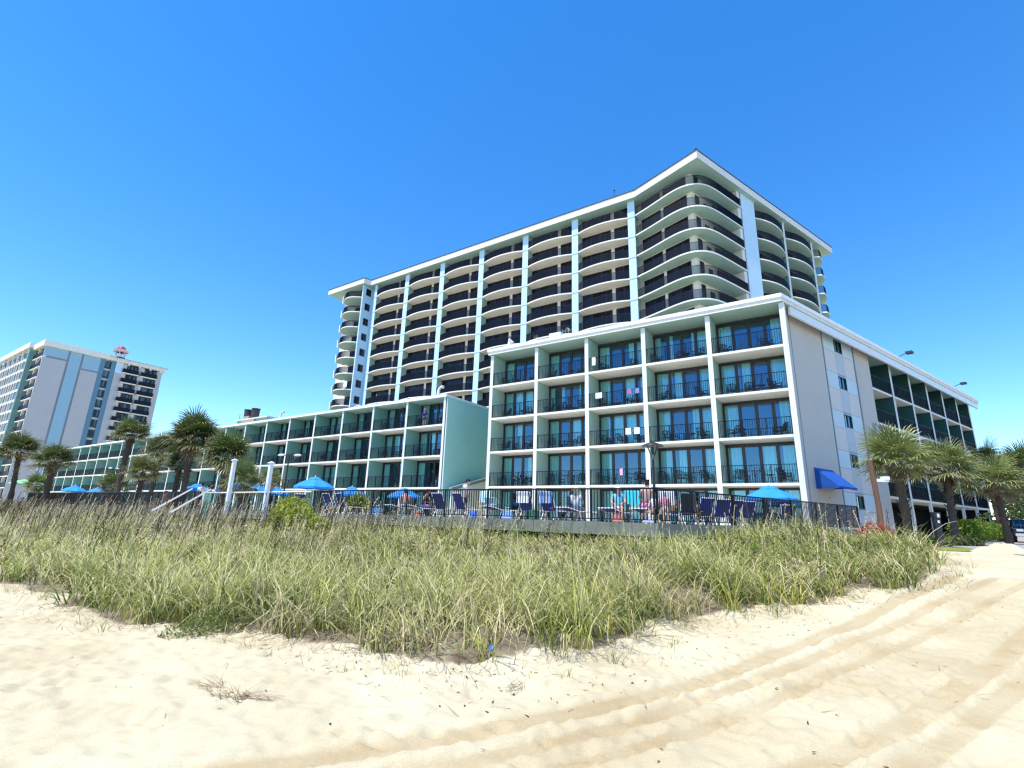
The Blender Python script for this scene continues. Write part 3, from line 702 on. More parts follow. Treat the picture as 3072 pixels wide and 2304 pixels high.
for i in range(1, 13):
    y0 = 9.2 + 2.25 * i
    b = MB(); b.box(PX0 - 0.12, PX0 - 0.001 if i % 2 else PX0 + .3, y0 - 0.13, y0 + 0.13, -1, 39.9 if i % 2 == 0 else 37.5); b.build('pier', M['white'], fh)
# a further teal block just showing beyond the left edge
g2 = D0 - UA * 39.5 + NA * 1.0
tb = thing('far_block', 'teal building edge beyond the distant hotel at the left border', 'building', (g2[0], g2[1], 0), RA)
b = MB(); b.box(-40, 0, 0, 30, -1, 38.5); b.build('wall', M['mint'], tb)
b = MB()
for k in range(11): b.box(-39, -1, -0.05, -0.001, 3 + 3.2 * k, 4.6 + 3.2 * k)
b.build('window_band', M['glass_far'], tb)
b = MB(); b.box(-40.3, 0.3, -0.3, 30.3, 38.5, 39.6); b.build('roof', M['fascia'], tb)
# ------------------------------------------------------------------ terrain
def ss(t): t = np.clip(t, 0, 1); return t * t * (3 - 2 * t)
_lat = np.random.default_rng(5).random((257, 257))
def vnoise(x, y):
    x = np.asarray(x, float); y = np.asarray(y, float)
    xi = np.floor(x).astype(int); yi = np.floor(y).astype(int); fx = ss(x - xi); fy = ss(y - yi)
    a = _lat[xi % 256, yi % 256]; b = _lat[(xi + 1) % 256, yi % 256]; c = _lat[xi % 256, (yi + 1) % 256]; d = _lat[(xi + 1) % 256, (yi + 1) % 256]
    return (a * (1 - fx) + b * fx) * (1 - fy) + (c * (1 - fx) + d * fx) * fy
def dune_coords(x, y):
    px, py = np.asarray(x, float) - V0[0], np.asarray(y, float) - V0[1]
    dA = -(px * NA[0] + py * NA[1]); dB = -(px * NB[0] + py * NB[1]); t = px * UB[0] + py * UB[1]; s = px * UA[0] + py * UA[1]
    return dA, dB, t, s
def in_grass(x, y):
    dA, dB, t, s = dune_coords(x, y)
    d = np.maximum(dA, dB)
    nz = vnoise(x * .9 + 40, y * .9) - .5; n2 = vnoise(x * .28 + 7, y * .28 + 3) - .5
    lim = 11.2 + 1.3 * nz + 0.9 * n2 + 1.5 * ss((1.2 - s) / 4)
    bB = 5.25 + 1.35 * ss((t + 6.5) / 6) + 0.8 * nz
    return (d > .35) & (dA < lim) & (dB < bB) & (t < 10.5 - 1.05 * dB + nz)
def ground(x, y):
    dA, dB, t, s = dune_coords(x, y)
    d = np.maximum(dA, dB)
    zd = -0.85 - 0.80 * ss((d - 0.3) / 10.2)
    u = x * math.sin(R(42)) + y * math.cos(R(42))
    zp = -1.65 + 1.05 * ss((u - 5.5) / 15.0)
    k = 0.08; h = np.clip(0.5 + 0.5 * (zd - zp) / k, 0, 1)
    z = zp * (1 - h) + zd * h + k * h * (1 - h)
    m = 0.42 * np.exp(-((x - 12.6) ** 2 + (y - 18.6) ** 2) / (2 * 2.3 ** 2))
    inside = ss((d + 0.5) / 0.8)
    z = z + m * inside * ss((10.8 - 1.05 * dB - t) / 3.5)
    z = z + (0.26 * (vnoise(x * 0.55 + 9, y * 0.55) - 0.5) + 0.16 * (vnoise(x * 1.3 + 2, y * 1.3) - 0.5)) * ss((d - 0.5) / 2) * ss((13.5 - dA) / 3) * ss((8 - dB) / 3) * ss((9.8 - 1.05 * dB - t) / 2)
    z = z - np.clip((-6 - y), 0, 40) * 0.03 * (y < -6)
    return z
def poly_dist(x, y, pl):
    best = np.full(np.shape(x), 1e9); side = np.zeros(np.shape(x)); along = np.zeros(np.shape(x)); acc = 0
    for (x0, y0), (x1, y1) in zip(pl, pl[1:]):
        dx, dy = x1 - x0, y1 - y0; L = math.hypot(dx, dy)
        t = np.clip(((x - x0) * dx + (y - y0) * dy) / (L * L), 0, 1)
        ex, ey = x - x0 - t * dx, y - y0 - t * dy; dd = np.hypot(ex, ey)
        sg = np.sign(dx * ey - dy * ex); up = dd < best
        best = np.where(up, dd, best); side = np.where(up, sg, side); along = np.where(up, acc + t * L, along); acc += L
    return best * side, along
TRACKS = [([(-3.2, 3.1), (-1.75, 3.84), (-1.13, 4.08), (0.0, 4.64), (1.62, 5.56), (3.33, 6.98), (5.96, 8.91), (8.72, 10.84), (11.71, 12.82), (20.9, 21.1)], 0.15),
          ([(-1.6, 3.4), (-0.45, 3.94), (0.51, 4.46), (1.47, 5.05), (2.96, 6.25), (5.23, 7.87), (8.21, 9.88), (12.08, 12.28), (20, 19.4)], 0.11),
          ([(-0.9, 3.3), (0.3, 3.92), (1.2, 4.45), (2.2, 5.1), (3.7, 6.3), (6.0, 7.8), (9.0, 9.75), (13, 12.2), (20, 18.4)], 0.10),
          ([(0.9, 3.3), (2.11, 4.09), (3.44, 4.91), (5.01, 6.02), (7.27, 7.61), (12, 11), (20, 17.5)], 0.15),
          ([(1.6, 3.3), (2.85, 4.13), (4.47, 5.24), (5.65, 6.03), (9, 8.4), (16, 13.6)], 0.12)]
def compaction(x, y):
    o = np.zeros(np.shape(x))
    for pl, w in TRACKS:
        d, a = poly_dist(x, y, pl); q = np.abs(d + .05 * (vnoise(a * .5, a * 0 + 3) - .5)) / w
        o = np.maximum(o, ss((1.2 - q) / .5) * (.55 + .45 * vnoise(a * 2.5, d * 6)))
    d, a = poly_dist(x, y, TRACKS[0][0]); o = np.maximum(o, .45 * ss((-d - .1) / .5) * ss((3.0 + d) / 1.2) * (.3 + 1.0 * vnoise(x * 1.7 + 4, y * 1.7)))
    return o
def fine(x, y):
    """wheel ruts, footprints and wind ripples in the loose sand near the viewer"""
    z = 0.036 * (vnoise(x * 1.3, y * 1.3) - 0.5) + 0.034 * (vnoise(x * 3.1 + 3, y * 3.1) - 0.5) + 0.046 * (vnoise(x * 7.3, y * 7.3 + 5) - 0.5) + 0.024 * (vnoise(x * 15, y * 15) - 0.5) + 0.012 * (vnoise(x * 29, y * 29 + 2) - 0.5)
    flat = np.zeros(np.shape(x))
    for pl, w in TRACKS:
        d, a = poly_dist(x, y, pl)
        wob = 0.05 * (vnoise(a * 0.5, a * 0 + 3) - 0.5); q = np.abs(d + wob) / w
        bed = ss((1.25 - q) / 0.4); flat = np.maximum(flat, bed)
        tread = 0.009 * np.sin(a * 62 + np.sign(d) * d * 26) * bed
        rim = np.exp(-((q - 1.35) / 0.26) ** 2)
        z = z * (1 - 0.75 * bed) - 0.022 * bed + tread + 0.013 * rim * (0.7 + 0.6 * vnoise(a * 3, a * 0 + 1))
    r2 = np.random.default_rng(21)
    for _ in range(1100):
        fx, fy = r2.uniform(-11, 3.5), r2.uniform(2.0, 12.0)
        if r2.random() < 0.35: fx, fy = r2.uniform(1.0, 11.0), r2.uniform(2.5, 12.0)
        an = r2.uniform(0, 6.3); dep = r2.uniform(0.015, 0.04); L, W = r2.uniform(0.08, 0.15), r2.uniform(0.045, 0.08)
        m = (np.abs(x - fx) < 0.6) & (np.abs(y - fy) < 0.6)
        if not m.any(): continue
        dx, dy = x[m] - fx, y[m] - fy; c, s = math.cos(an), math.sin(an)
        e = np.sqrt(((dx * c + dy * s) / L) ** 2 + ((-dx * s + dy * c) / W) ** 2)
        z[m] += -dep * np.exp(-e ** 2) + dep * 0.55 * np.exp(-((e - 1.5) / 0.45) ** 2)
    return z
def axis(lo, hi, a, b, step, far):
    c = list(np.arange(a, b + 1e-6, step)); s = step; v = b
    while v < hi: s *= far; v += s; c.append(min(v, hi))
    s = step; v = a; pre = []
    while v > lo: s *= far; v -= s; pre.append(max(v, lo))
    return np.array(pre[::-1] + c)
gx = axis(-900, 900, -9.5, 12.5, 0.04, 1.10); gy = axis(-60, 1500, 2.1, 13.0, 0.04, 1.10)
GX, GY = np.meshgrid(gx, gy)
GZ = ground(GX, GY)
dA_, dB_, t_, s_ = dune_coords(GX, GY)
wgt = ss((14 - np.hypot(GX * 0.8, GY)) / 3)
nearm = wgt > 0
fz = np.zeros_like(GZ); fz[nearm] = fine(GX[nearm], GY[nearm]); GZ = GZ + fz * wgt
ny, nx = GX.shape
vv = np.stack([GX.ravel(), GY.ravel(), GZ.ravel()], 1)
ii = np.arange(ny * nx).reshape(ny, nx)
ff = np.stack([ii[:-1, :-1], ii[:-1, 1:], ii[1:, 1:], ii[1:, :-1]], -1).reshape(-1, 4)
m, nt, b = new_mat('dry_sand'); N, L = nt.nodes, nt.links
tc = N.new('ShaderNodeTexCoord')
n1 = N.new('ShaderNodeTexNoise'); n1.inputs['Scale'].default_value = 0.55; n1.inputs['Detail'].default_value = 5
n2 = N.new('ShaderNodeTexNoise'); n2.inputs['Scale'].default_value = 130; n2.inputs['Detail'].default_value = 4
n3 = N.new('ShaderNodeTexNoise'); n3.inputs['Scale'].default_value = 420; n3.inputs['Detail'].default_value = 2
for n in (n1, n2, n3): L.new(tc.outputs['Object'], n.inputs['Vector'])
c1 = N.new('ShaderNodeMix'); c1.data_type = 'RGBA'; c1.inputs[6].default_value = (0.545, 0.455, 0.285, 1); c1.inputs[7].default_value = (0.645, 0.57, 0.385, 1)
mr = N.new('ShaderNodeMapRange'); mr.inputs[1].default_value = 0.35; mr.inputs[2].default_value = 0.65; L.new(n1.outputs['Fac'], mr.inputs[0]); L.new(mr.outputs[0], c1.inputs[0])
c2 = N.new('ShaderNodeMix'); c2.data_type = 'RGBA'; c2.blend_type = 'MULTIPLY'; c2.inputs[0].default_value = 1.0
cr = N.new('ShaderNodeValToRGB'); cr.color_ramp.elements[0].position = 0.30; cr.color_ramp.elements[0].color = (0.80, 0.77, 0.72, 1); cr.color_ramp.elements[1].position = 0.56; cr.color_ramp.elements[1].color = (1, 1, 1, 1)
L.new(n2.outputs['Fac'], cr.inputs[0]); L.new(c1.outputs[2], c2.inputs[6]); L.new(cr.outputs[0], c2.inputs[7]); at = N.new('ShaderNodeAttribute'); at.attribute_name = 'wear'
c3 = N.new('ShaderNodeMix'); c3.data_type = 'RGBA'; c3.blend_type = 'MULTIPLY'; c3.inputs[7].default_value = (0.76, 0.68, 0.57, 1)
L.new(at.outputs['Fac'], c3.inputs[0]); L.new(c2.outputs[2], c3.inputs[6])
a2 = N.new('ShaderNodeAttribute'); a2.attribute_name = 'litter'; c4 = N.new('ShaderNodeMix'); c4.data_type = 'RGBA'; c4.inputs[7].default_value = (0.14, 0.105, 0.065, 1)  # brown under the grass: litter tone with the shade of the gaps painted in
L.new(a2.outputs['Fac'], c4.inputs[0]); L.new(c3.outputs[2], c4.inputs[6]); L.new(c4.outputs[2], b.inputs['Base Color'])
b.inputs['Roughness'].default_value = 0.95; b.inputs['Specular IOR Level'].default_value = 0.15
bp = N.new('ShaderNodeBump'); bp.inputs['Strength'].default_value = 0.5; bp.inputs['Distance'].default_value = 0.01
L.new(n2.outputs['Fac'], bp.inputs['Height'])
b2 = N.new('ShaderNodeBump'); b2.inputs['Strength'].default_value = 0.5; b2.inputs['Distance'].default_value = 0.003
L.new(n3.outputs['Fac'], b2.inputs['Height']); L.new(bp.outputs['Normal'], b2.inputs['Normal']); L.new(b2.outputs['Normal'], b.inputs['Normal'])
M['sand'] = m
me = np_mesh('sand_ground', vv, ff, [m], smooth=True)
cw = np.zeros_like(GZ); cw[nearm] = compaction(GX[nearm], GY[nearm]) * 1.0
litter_shade = in_grass(GX, GY).astype(float)  # grass interior mask: litter and painted gap shade darken the sand
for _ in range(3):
    q_ = litter_shade.copy(); q_[1:-1, 1:-1] = (litter_shade[1:-1, 1:-1] * 2 + litter_shade[:-2, 1:-1] + litter_shade[2:, 1:-1] + litter_shade[1:-1, :-2] + litter_shade[1:-1, 2:]) / 6; litter_shade = q_
litter_shade = ss((litter_shade - .62) / .38) * (.62 + .38 * vnoise(GX * 4, GY * 4))
al_ = me.attributes.new('litter', 'FLOAT', 'POINT'); al_.data.foreach_set('value', litter_shade.ravel().astype(np.float32))
aw_ = me.attributes.new('wear', 'FLOAT', 'POINT'); aw_.data.foreach_set('value', cw.ravel().astype(np.float32))
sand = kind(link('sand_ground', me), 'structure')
# the sea behind the viewer
m, nt, b = new_mat('sea_water'); b.inputs['Base Color'].default_value = (0.02, 0.11, 0.16, 1); b.inputs['Roughness'].default_value = 0.12
N, L = nt.nodes, nt.links; n1 = N.new('ShaderNodeTexNoise'); n1.inputs['Scale'].default_value = 0.6; bp = N.new('ShaderNodeBump'); bp.inputs['Strength'].default_value = 0.6; L.new(n1.outputs['Fac'], bp.inputs['Height']); L.new(bp.outputs['Normal'], b.inputs['Normal'])
q = MB(); q.face([(-1500, -2500, -3.1), (1500, -2500, -3.1), (1500, -40, -3.1), (-1500, -40, -3.1)])
kind(q.build('sea_water', m), 'structure')

# ------------------------------------------------------------------ pool terrace
def deckpt(s, d):                                     # s along the sea front (+ right), d inward
    p = V0 + UA * s + NA * d; return (p[0], p[1])
def deckr(t, d): p = V0 + UB * t + NB * d; return (p[0], p[1])
b = MB()
dk = [deckpt(0, 0), deckr(17, 0), deckr(17, 6), deckpt(4.0, 17.9), deckpt(-135, 17.9), deckpt(-135, 0)]
b.prism(dk, -0.22, 0.0, 1, 0, 1); kind(b.build('pool_deck', [M['deck'], M['concrete']]), 'structure')
b = MB()
for P_, U_, N_, a0, a1 in ((V0, UA, NA, -60, 0.06), (V0, UB, NB, -0.06, 17)):
    q0, q1 = P_ + U_ * a0, P_ + U_ * a1
    o_ = -N_ * 0.06; i_ = N_ * 0.10
    pts = [q0 + o_, q1 + o_, q1 + i_, q0 + i_]; b.prism([tuple(p) for p in pts], -0.42, -0.006)
kind(b.build('deck_beam', M['concrete']), 'structure')
b = MB()
for P_, U_, N_, a0, a1 in ((V0, UA, NA, -58, 0), (V0, UB, NB, 2, 16)):
    k = a0
    while k < a1 - 0.5:
        p = P_ + U_ * k + N_ * 0.6; b.box(p[0] - 0.12, p[0] + 0.12, p[1] - 0.12, p[1] + 0.12, -1.6, -0.22); k += 2.6
kind(b.build('deck_piles', M['wood_brown']), 'structure')
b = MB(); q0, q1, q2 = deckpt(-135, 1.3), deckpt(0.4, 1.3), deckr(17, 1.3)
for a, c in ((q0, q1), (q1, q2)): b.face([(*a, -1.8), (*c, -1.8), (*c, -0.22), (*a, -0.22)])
kind(b.build('deck_backing', M['unlit']), 'structure')  # dark sheet under the deck, shade of the gap put into its colour
# safety fence, one thing: posts, rails and picket panels
def fence(name, label, P0, U_, length, sp=2.2, h=1.13, mat_=None, pick=0.115, group=None, rz=None):
    rz = math.atan2(U_[1], U_[0]); mat_ = mat_ or M['rail']
    f = thing(name, label, 'fence', (P0[0], P0[1], 0), rz, group)
    n = max(1, round(length / sp)); L_ = length / n
    pb = MB(); pb.box(-0.032, 0.032, -0.032, 0.032, -0.30, h); pm = pb.mesh('post', [mat_])
    rb = MB(); rb.box(0.032, L_ - 0.032, -0.026, 0.026, h - 0.05, h); rb.box(0.032, L_ - 0.032, -0.016, 0.016, 0.08, 0.115)
    k = int(L_ / pick)
    for i in range(1, k): x = L_ * i / k; rb.box(x - 0.0125, x + 0.0125, -0.0125, 0.0125, 0.115, h - 0.05)
    rm = rb.mesh('picket_panel', [mat_])
    for i in range(n + 1): link('post', pm, f, (L_ * i, 0, 0))
    for i in range(n): link('picket_panel', rm, f, (L_ * i, 0, 0))
    return f
e0 = V0 + NA * 0.05 + NB * 0.05
fence('pool_fence', 'black picket fence along the sea edge of the terrace, from shrub to corner', e0 - UA * 18.0, UA, 17.95)
fence('pool_fence', 'black picket fence turning away from the terrace corner towards the side street', e0 + UB * 0.07, UB, 15.4)
fence('pool_fence', 'distant dark picket fence running left behind the tall stems', e0 - UA * 66.0, UA, 36.0, 3.0)
# pale hand rails of the beach access, tall white posts and the boarded gate
fl = thing('timber_railing', 'pale timber top rail between the two tall white posts', 'railing', (0, 0, 0))
b = MB(); a, c = deckpt(-29.2, 0), deckpt(-18.2, 0); b.tube([(*a, 1.02), (*c, 1.06)], 0.045, 6); b.build('top_rail', M['wood_white'], fl)
b = MB()
for k in range(46):
    a = deckpt(-29.0 + k * 0.235, 0.02); b.box(a[0] - 0.012, a[0] + 0.012, a[1] - 0.012, a[1] + 0.012, -0.1, 1.0)
b.build('picket_panel', M['rail'], fl)
for k, (s, zt, lab) in enumerate(((-25.9, 2.92, 'tall white post with cap, left of the pair by the beach steps'), (-21.9, 2.62, 'tall white post with cap, right of the pair by the beach steps'))):
    p = deckpt(s, -0.25); t = thing('white_post', lab, 'post', (p[0], p[1], 0), RA, 'tall white posts')
    b = MB(); b.box(-0.10, 0.10, -0.10, 0.10, -1.4, zt); b.build('shaft', M['pvc'], t, bevel=0.012)
    b = MB(); b.box(-0.15, 0.15, -0.15, 0.15, zt + 0.001, zt + 0.05); b.face([(-.13, -.13, zt + .051), (.13, -.13, zt + .051), (0, 0, zt + .13)]); b.face([(.13, -.13, zt + .051), (.13, .13, zt + .051), (0, 0, zt + .13)]); b.face([(.13, .13, zt + .051), (-.13, .13, zt + .051), (0, 0, zt + .13)]); b.face([(-.13, .13, zt + .051), (-.13, -.13, zt + .051), (0, 0, zt + .13)]); b.build('cap', M['pvc'], t)
    if k == 1:
        b = MB(); b.tube([(0.0, -0.1, 1.5), (0, -0.28, 1.55)], 0.02, 6); b.lathe([(0.02, 1.5), (0.07, 1.48), (0.07, 1.44)], 8, (0, -0.28, 0)); b.build('shower_head', M['chrome'], t)
for k, (az0, r0, z0, az1, r1, z1, lab) in enumerate(((-34.52, 22.5, -0.12, -31.7, 28.6, 0.92, 'sloping pale hand rail of the beach steps, the farther one'), (-33.1, 20.8, -0.15, -30.2, 27.6, 0.90, 'sloping pale hand rail of the beach steps, the nearer one'))):
    a = (r0 * math.sin(R(az0)), r0 * math.cos(R(az0)), z0); c = (r1 * math.sin(R(az1)), r1 * math.cos(R(az1)), z1)
    t = thing('hand_rail', lab, 'hand rail', a, 0, 'hand rails of the beach steps')
    d = Vector(c) - Vector(a); b = MB(); b.tube([(0, 0, 0), tuple(d)], 0.045, 4); b.build('rail', M['wood_white'], t)
    for q in ():
        p = d * q; b = MB(); b.box(p.x - 0.05, p.x + 0.05, p.y - 0.05, p.y + 0.05, p.z - 1.1, p.z - 0.04); b.build('post', M['wood_white'], t)
p = deckpt(-27.6, -0.6); t = thing('gate_panel', 'weathered green board standing beside the beach steps', 'board', (p[0], p[1], 0), RA + 0.5)
b = MB(); b.box(-0.22, 0.22, -0.03, 0.03, -1.3, 1.0); b.build('board', mat('green_board', (0.16, 0.30, 0.25), 0.7, 0.2, 2), t)
b = MB(); b.box(-0.32, -0.225, -0.05, 0.05, -1.3, 1.05); b.build('post', M['wood_white'], t)

# ------------------------------------------------------------------ umbrellas
def make_umbrella(dia=2.5, canvas='canvas'):
    u = thing('sun_umbrella', 'x', 'umbrella')
    Rr = dia / 2
    def dome(r0, z0, r1, z1, droop, n=8, seg=3):
        b = MB()
        for i in range(n):
            a0, a1 = 2 * math.pi * i / n, 2 * math.pi * (i + 1) / n
            for k in range(seg):
                f0, f1 = k / seg, (k + 1) / seg
                def P(a, f): r = r0 + (r1 - r0) * f; return (r * math.cos(a), r * math.sin(a), z0 + (z1 - z0) * f + 0.06 * math.sin(f * math.pi))
                am = (a0 + a1) / 2
                def Q(f): r = (r0 + (r1 - r0) * f) * math.cos(math.pi / n) * 0.985; return (r * math.cos(am), r * math.sin(am), z0 + (z1 - z0) * f + 0.06 * math.sin(f * math.pi) - droop * f)
                b.face([P(a0, f0), P(a0, f1), Q(f1), Q(f0)]); b.face([Q(f0), Q(f1), P(a1, f1), P(a1, f0)])
            p0, p1 = (r1 * math.cos(a0), r1 * math.sin(a0), z1), (r1 * math.cos(a1), r1 * math.sin(a1), z1)
            am = (a0 + a1) / 2; q = (r1 * math.cos(math.pi / n) * .985 * math.cos(am), r1 * math.cos(math.pi / n) * .985 * math.sin(am), z1 - droop)
            for a, c in ((p0, q), (q, p1)): b.face([a, c, (c[0] * .995, c[1] * .995, c[2] - 0.11), (a[0] * .995, a[1] * .995, a[2] - 0.11)])
        return b
    dome(0.34, 2.50, Rr, 2.02, 0.03).build('canopy', M[canvas], u)
    dome(0.02, 2.66, 0.46, 2.49, 0.02, seg=2).build('vent_cap', M[canvas], u)
    b = MB(); b.tube([(0, 0, 0.03), (0, 0, 2.64)], 0.022, 8); b.lathe([(0.02, 2.63), (0.045, 2.68), (0.02, 2.74), (0.002, 2.76)], 8); b.build('pole', M['pvc'], u)
    b = MB()
    for i in range(8): a = 2 * math.pi * i / 8; b.tube([(0.03 * math.cos(a), 0.03 * math.sin(a), 2.5), (Rr * math.cos(a) * .99, Rr * math.sin(a) * .99, 2.02)], 0.012, 4)
    b.build('ribs', M['pvc'], u)
    b = MB(); b.lathe([(0.002, 0), (0.26, 0), (0.26, 0.06), (0.06, 0.10), (0.035, 0.3)], 14); b.build('base', M['black'], u)
    return u
um = make_umbrella()
def umb(azd, rg, z, lab, proto=None, s=1.0, rz=0.2, first=False):
    o = um if first else copy_tree(proto or um)
    o.location = (rg * math.sin(R(azd)), rg * math.cos(R(azd)), z); o.rotation_euler = (0, 0, rz); o.scale = (s, s, s)
    o['label'] = lab; o['group'] = 'blue umbrellas on the pool terrace'; return o
umb(27.1, 30.0, -0.62, 'blue umbrella before the right end of the five-storey block', first=True, s=1.02)
umb(-20.84, 36.5, -0.42, 'largest blue umbrella, above the round green shrub', s=1.03, rz=0.35)
umb(-17.05, 44.0, -0.50, 'small blue umbrella just right of the largest umbrella', rz=0.1)
umb(-11.5, 39.5, -0.60, 'blue umbrella behind the salmon shirt at the black fence', s=0.98)
umb(-24.5, 46, -0.42, 'blue umbrella half hidden by the right tall white post', s=0.9)
umb(-26.0, 45, -0.38, 'blue umbrella between the two tall white posts', s=0.92, rz=0.5)
umb(-28.4, 47, -0.42, 'blue umbrella cut by the left tall white post', s=0.98)
umb(-31.3, 54, -0.32, 'blue umbrella above the beach step hand rails', s=0.95, rz=0.6)
umb(-38.5, 80, -0.38, 'far blue umbrella right of its twin below the long wing', s=1.0)
umb(-40.2, 84, -0.45, 'far blue umbrella left of its twin below the long wing', s=1.08)
umb(-45.6, 88, -0.5, 'far blue umbrella at the left border of the picture', s=1.05)
ug = make_umbrella(2.5, 'canvas_green'); ug.location = (84 * math.sin(R(-43.2)), 84 * math.cos(R(-43.2)), 0.5); ug.scale = (1.35, 1.35, 0.9)
ug['label'] = 'pale green umbrella under the palms at far left'

# ------------------------------------------------------------------ loungers
def make_lounger(back=62, pos=None):
    t = thing('sun_lounger', 'x', 'sun lounger')
    W = 0.31; hh = 0.36; a = R(back); L = 0.78
    by, bz = -math.cos(a) * L, math.sin(a) * L
    b = MB()
    for x in (-W, W): b.tube([(x, 0, hh), (x, 1.25, hh)], 0.022, 6)
    b.tube([(-W, 1.25, hh), (W, 1.25, hh)], 0.022, 6); b.build('frame', M['resin_white'], t)
    b = MB()
    for x in (-W, W): b.tube([(x, 0, hh), (x, by, hh + bz)], 0.022, 6)
    b.tube([(-W, by, hh + bz), (W, by, hh + bz)], 0.022, 6); b.build('back_frame', M['resin_white'], t)
    for x in (-W + 0.02, W - 0.02):
        for y0, y1 in ((0.05, -0.18), (0.0, 0.2), (1.1, 0.95), (1.05, 1.22)):
            b = MB(); b.tube([(x, y0, hh), (x, y1, 0.01)], 0.022, 6); b.build('leg', M['resin_white'], t)
    b = MB(); b.box(-W + 0.02, W - 0.02, 0.01, 1.24, hh - 0.01, hh + 0.014); b.build('seat_sling', M['navy'], t)
    b = MB(); n = Vector((0, math.sin(a), math.cos(a)))
    p = [Vector((-W + .02, by * .03, hh + bz * .03)), Vector((W - .02, by * .03, hh + bz * .03)), Vector((W - .02, by * .99, hh + bz * .99)), Vector((-W + .02, by * .99, hh + bz * .99))]
    q = [v - n * 0.014 for v in p]; p = [v + n * 0.012 for v in p]
    b.face(p); b.face(q[::-1])
    for k in range(4): l = (k + 1) % 4; b.face([p[k], q[k], q[l], p[l]])
    b.build('back_sling', M['navy'], t)
    return t
ld = make_lounger(); first = [True]; lflat = make_lounger(9); firstf = [True]
LG = 'navy sun loungers along the terrace fence'
def lounger(P, rz, lab, z=0.0, flat=False):
    if flat: o = lflat if firstf[0] else copy_tree(lflat); firstf[0] = False
    else: o = ld if first[0] else copy_tree(ld); first[0] = False
    o.location = (P[0], P[1], z); o.rotation_euler = (0, 0, rz); o['label'] = lab; o['group'] = LG; return o
def dl(s, d): p = V0 + UA * s + NA * d; return p
def dr(t, d): p = V0 + UB * t + NB * d; return p
lpos = [(-18.9, 'navy lounger by the bright green shrub, nearest to it'), (-17.8, 'navy lounger, second from the bright green shrub'), (-10.76, 'navy lounger left of the standing man in the cap'),
        (-9.52, 'navy lounger right beside the standing man in the cap'), (-6.0, 'navy lounger with white towel on top, below the mint gable'), (-4.95, 'navy lounger draped with a patterned blue towel'),
        (-3.9, 'lounger under the sitter in the cream hat'), (-2.2, 'lounger under the man in turquoise with white cap'), (-0.9, 'lounger under the bare-backed sitter'), (-7.6, 'lounger with striped aqua towel over its back'), (-13.4, 'lounger under the salmon shirted sitter'), (-12.2, 'lounger under the dark haired bending sitter')]
for s, lab in lpos: lounger(dl(s, 1.75), RA + random.uniform(-0.15, 0.15), lab, flat='lounger under' in lab or 'aqua' in lab)
for t, lab in ((4.05, 'navy lounger, first of the slanted row right of the towels'), (5.21, 'navy lounger, second of the slanted row right of the towels'), (6.41, 'navy lounger, third of the slanted row right of the towels'), (7.34, 'navy lounger, fourth of the slanted row right of the towels'), (8.3, 'navy lounger, fifth of the slanted row right of the towels')):
    lounger(dr(t, 1.8), RA + 0.75 + random.uniform(-0.1, 0.1), lab)
lounger(dr(12.3, 1.9), RB - 1.0, 'navy lounger under the blue umbrella at the right')
for k, (azd, rg) in enumerate(((-36.5, 62), (-38.0, 66), (-39.3, 70), (-35.3, 60), (-22.0, 33), (-18.4, 36), (-14.8, 33))):
    lounger((rg * math.sin(R(azd)), rg * math.cos(R(azd))), random.uniform(0, 6), 'far navy lounger glimpsed through the stems before the long wing')

def towel(P, rz, lab, col, w=0.6, h=0.62, back=62, stripes=None):
    t = tag(link('towel', None, None, (P[0], P[1], 0), rz), lab, 'towel', 'towels on the loungers')
    a = R(back); b = MB(); n = 10
    prof = [(-0.80 * math.cos(a) * f, 0.36 + 0.80 * math.sin(a) * f) for f in (0.55, 0.75, 0.95, 1.03)] + [(-0.80 * math.cos(a) * 1.03 - 0.05, 0.36 + 0.8 * math.sin(a) * 1.0), (-0.80 * math.cos(a) * .8 - 0.09, 0.36 + 0.8 * math.sin(a) * 0.8 - 0.02), (-0.8 * math.cos(a) * .8 - 0.10, 0.36 + 0.8 * math.sin(a) * (1 - h))]
    prof = [(y + (0.03 if i < 3 else -0.0), z + 0.015) for i, (y, z) in enumerate(prof)]
    for i in range(n):
        x0, x1 = -w / 2 + w * i / n, -w / 2 + w * (i + 1) / n
        w0, w1 = 0.012 * math.sin(i * 1.9), 0.012 * math.sin((i + 1) * 1.9)
        for (ya, za), (yb_, zb) in zip(prof, prof[1:]):
            b.face([(x0, ya + w0, za), (x1, ya + w1, za), (x1, yb_ + w1, zb), (x0, yb_ + w0, zb)], (i % 2) if stripes else 0)
    o = link('cloth', b.mesh('cloth', [cmat(col), cmat(stripes or col)], True), t); return t
towel(dl(-6.0, 1.75), RA, 'white towel over a lounger below the mint gable', (0.8, 0.8, 0.82))
towel(dl(-4.95, 1.75), RA, 'white and blue patterned towel over a lounger', (0.8, 0.82, 0.85), stripes=(0.08, 0.20, 0.5))
towel(dl(-7.6, 1.95), RA, 'aqua striped towel over a lounger', (0.25, 0.68, 0.68), back=35, stripes=(0.75, 0.8, 0.78))
towel(dl(-1.75, 2.6), RA + 0.3, 'turquoise towel behind the man in the white cap', (0.06, 0.62, 0.74), back=78)
towel(dr(2.65, 1.7), RA + 0.5, 'white towel with dark stripe on a chair by the lamp', (0.82, 0.82, 0.8), back=80, stripes=(0.78, 0.78, 0.8))
towel(dl(-8.6, 2.4), RA, 'pale blue towel hung up behind the standing man', (0.55, 0.75, 0.85), back=85)
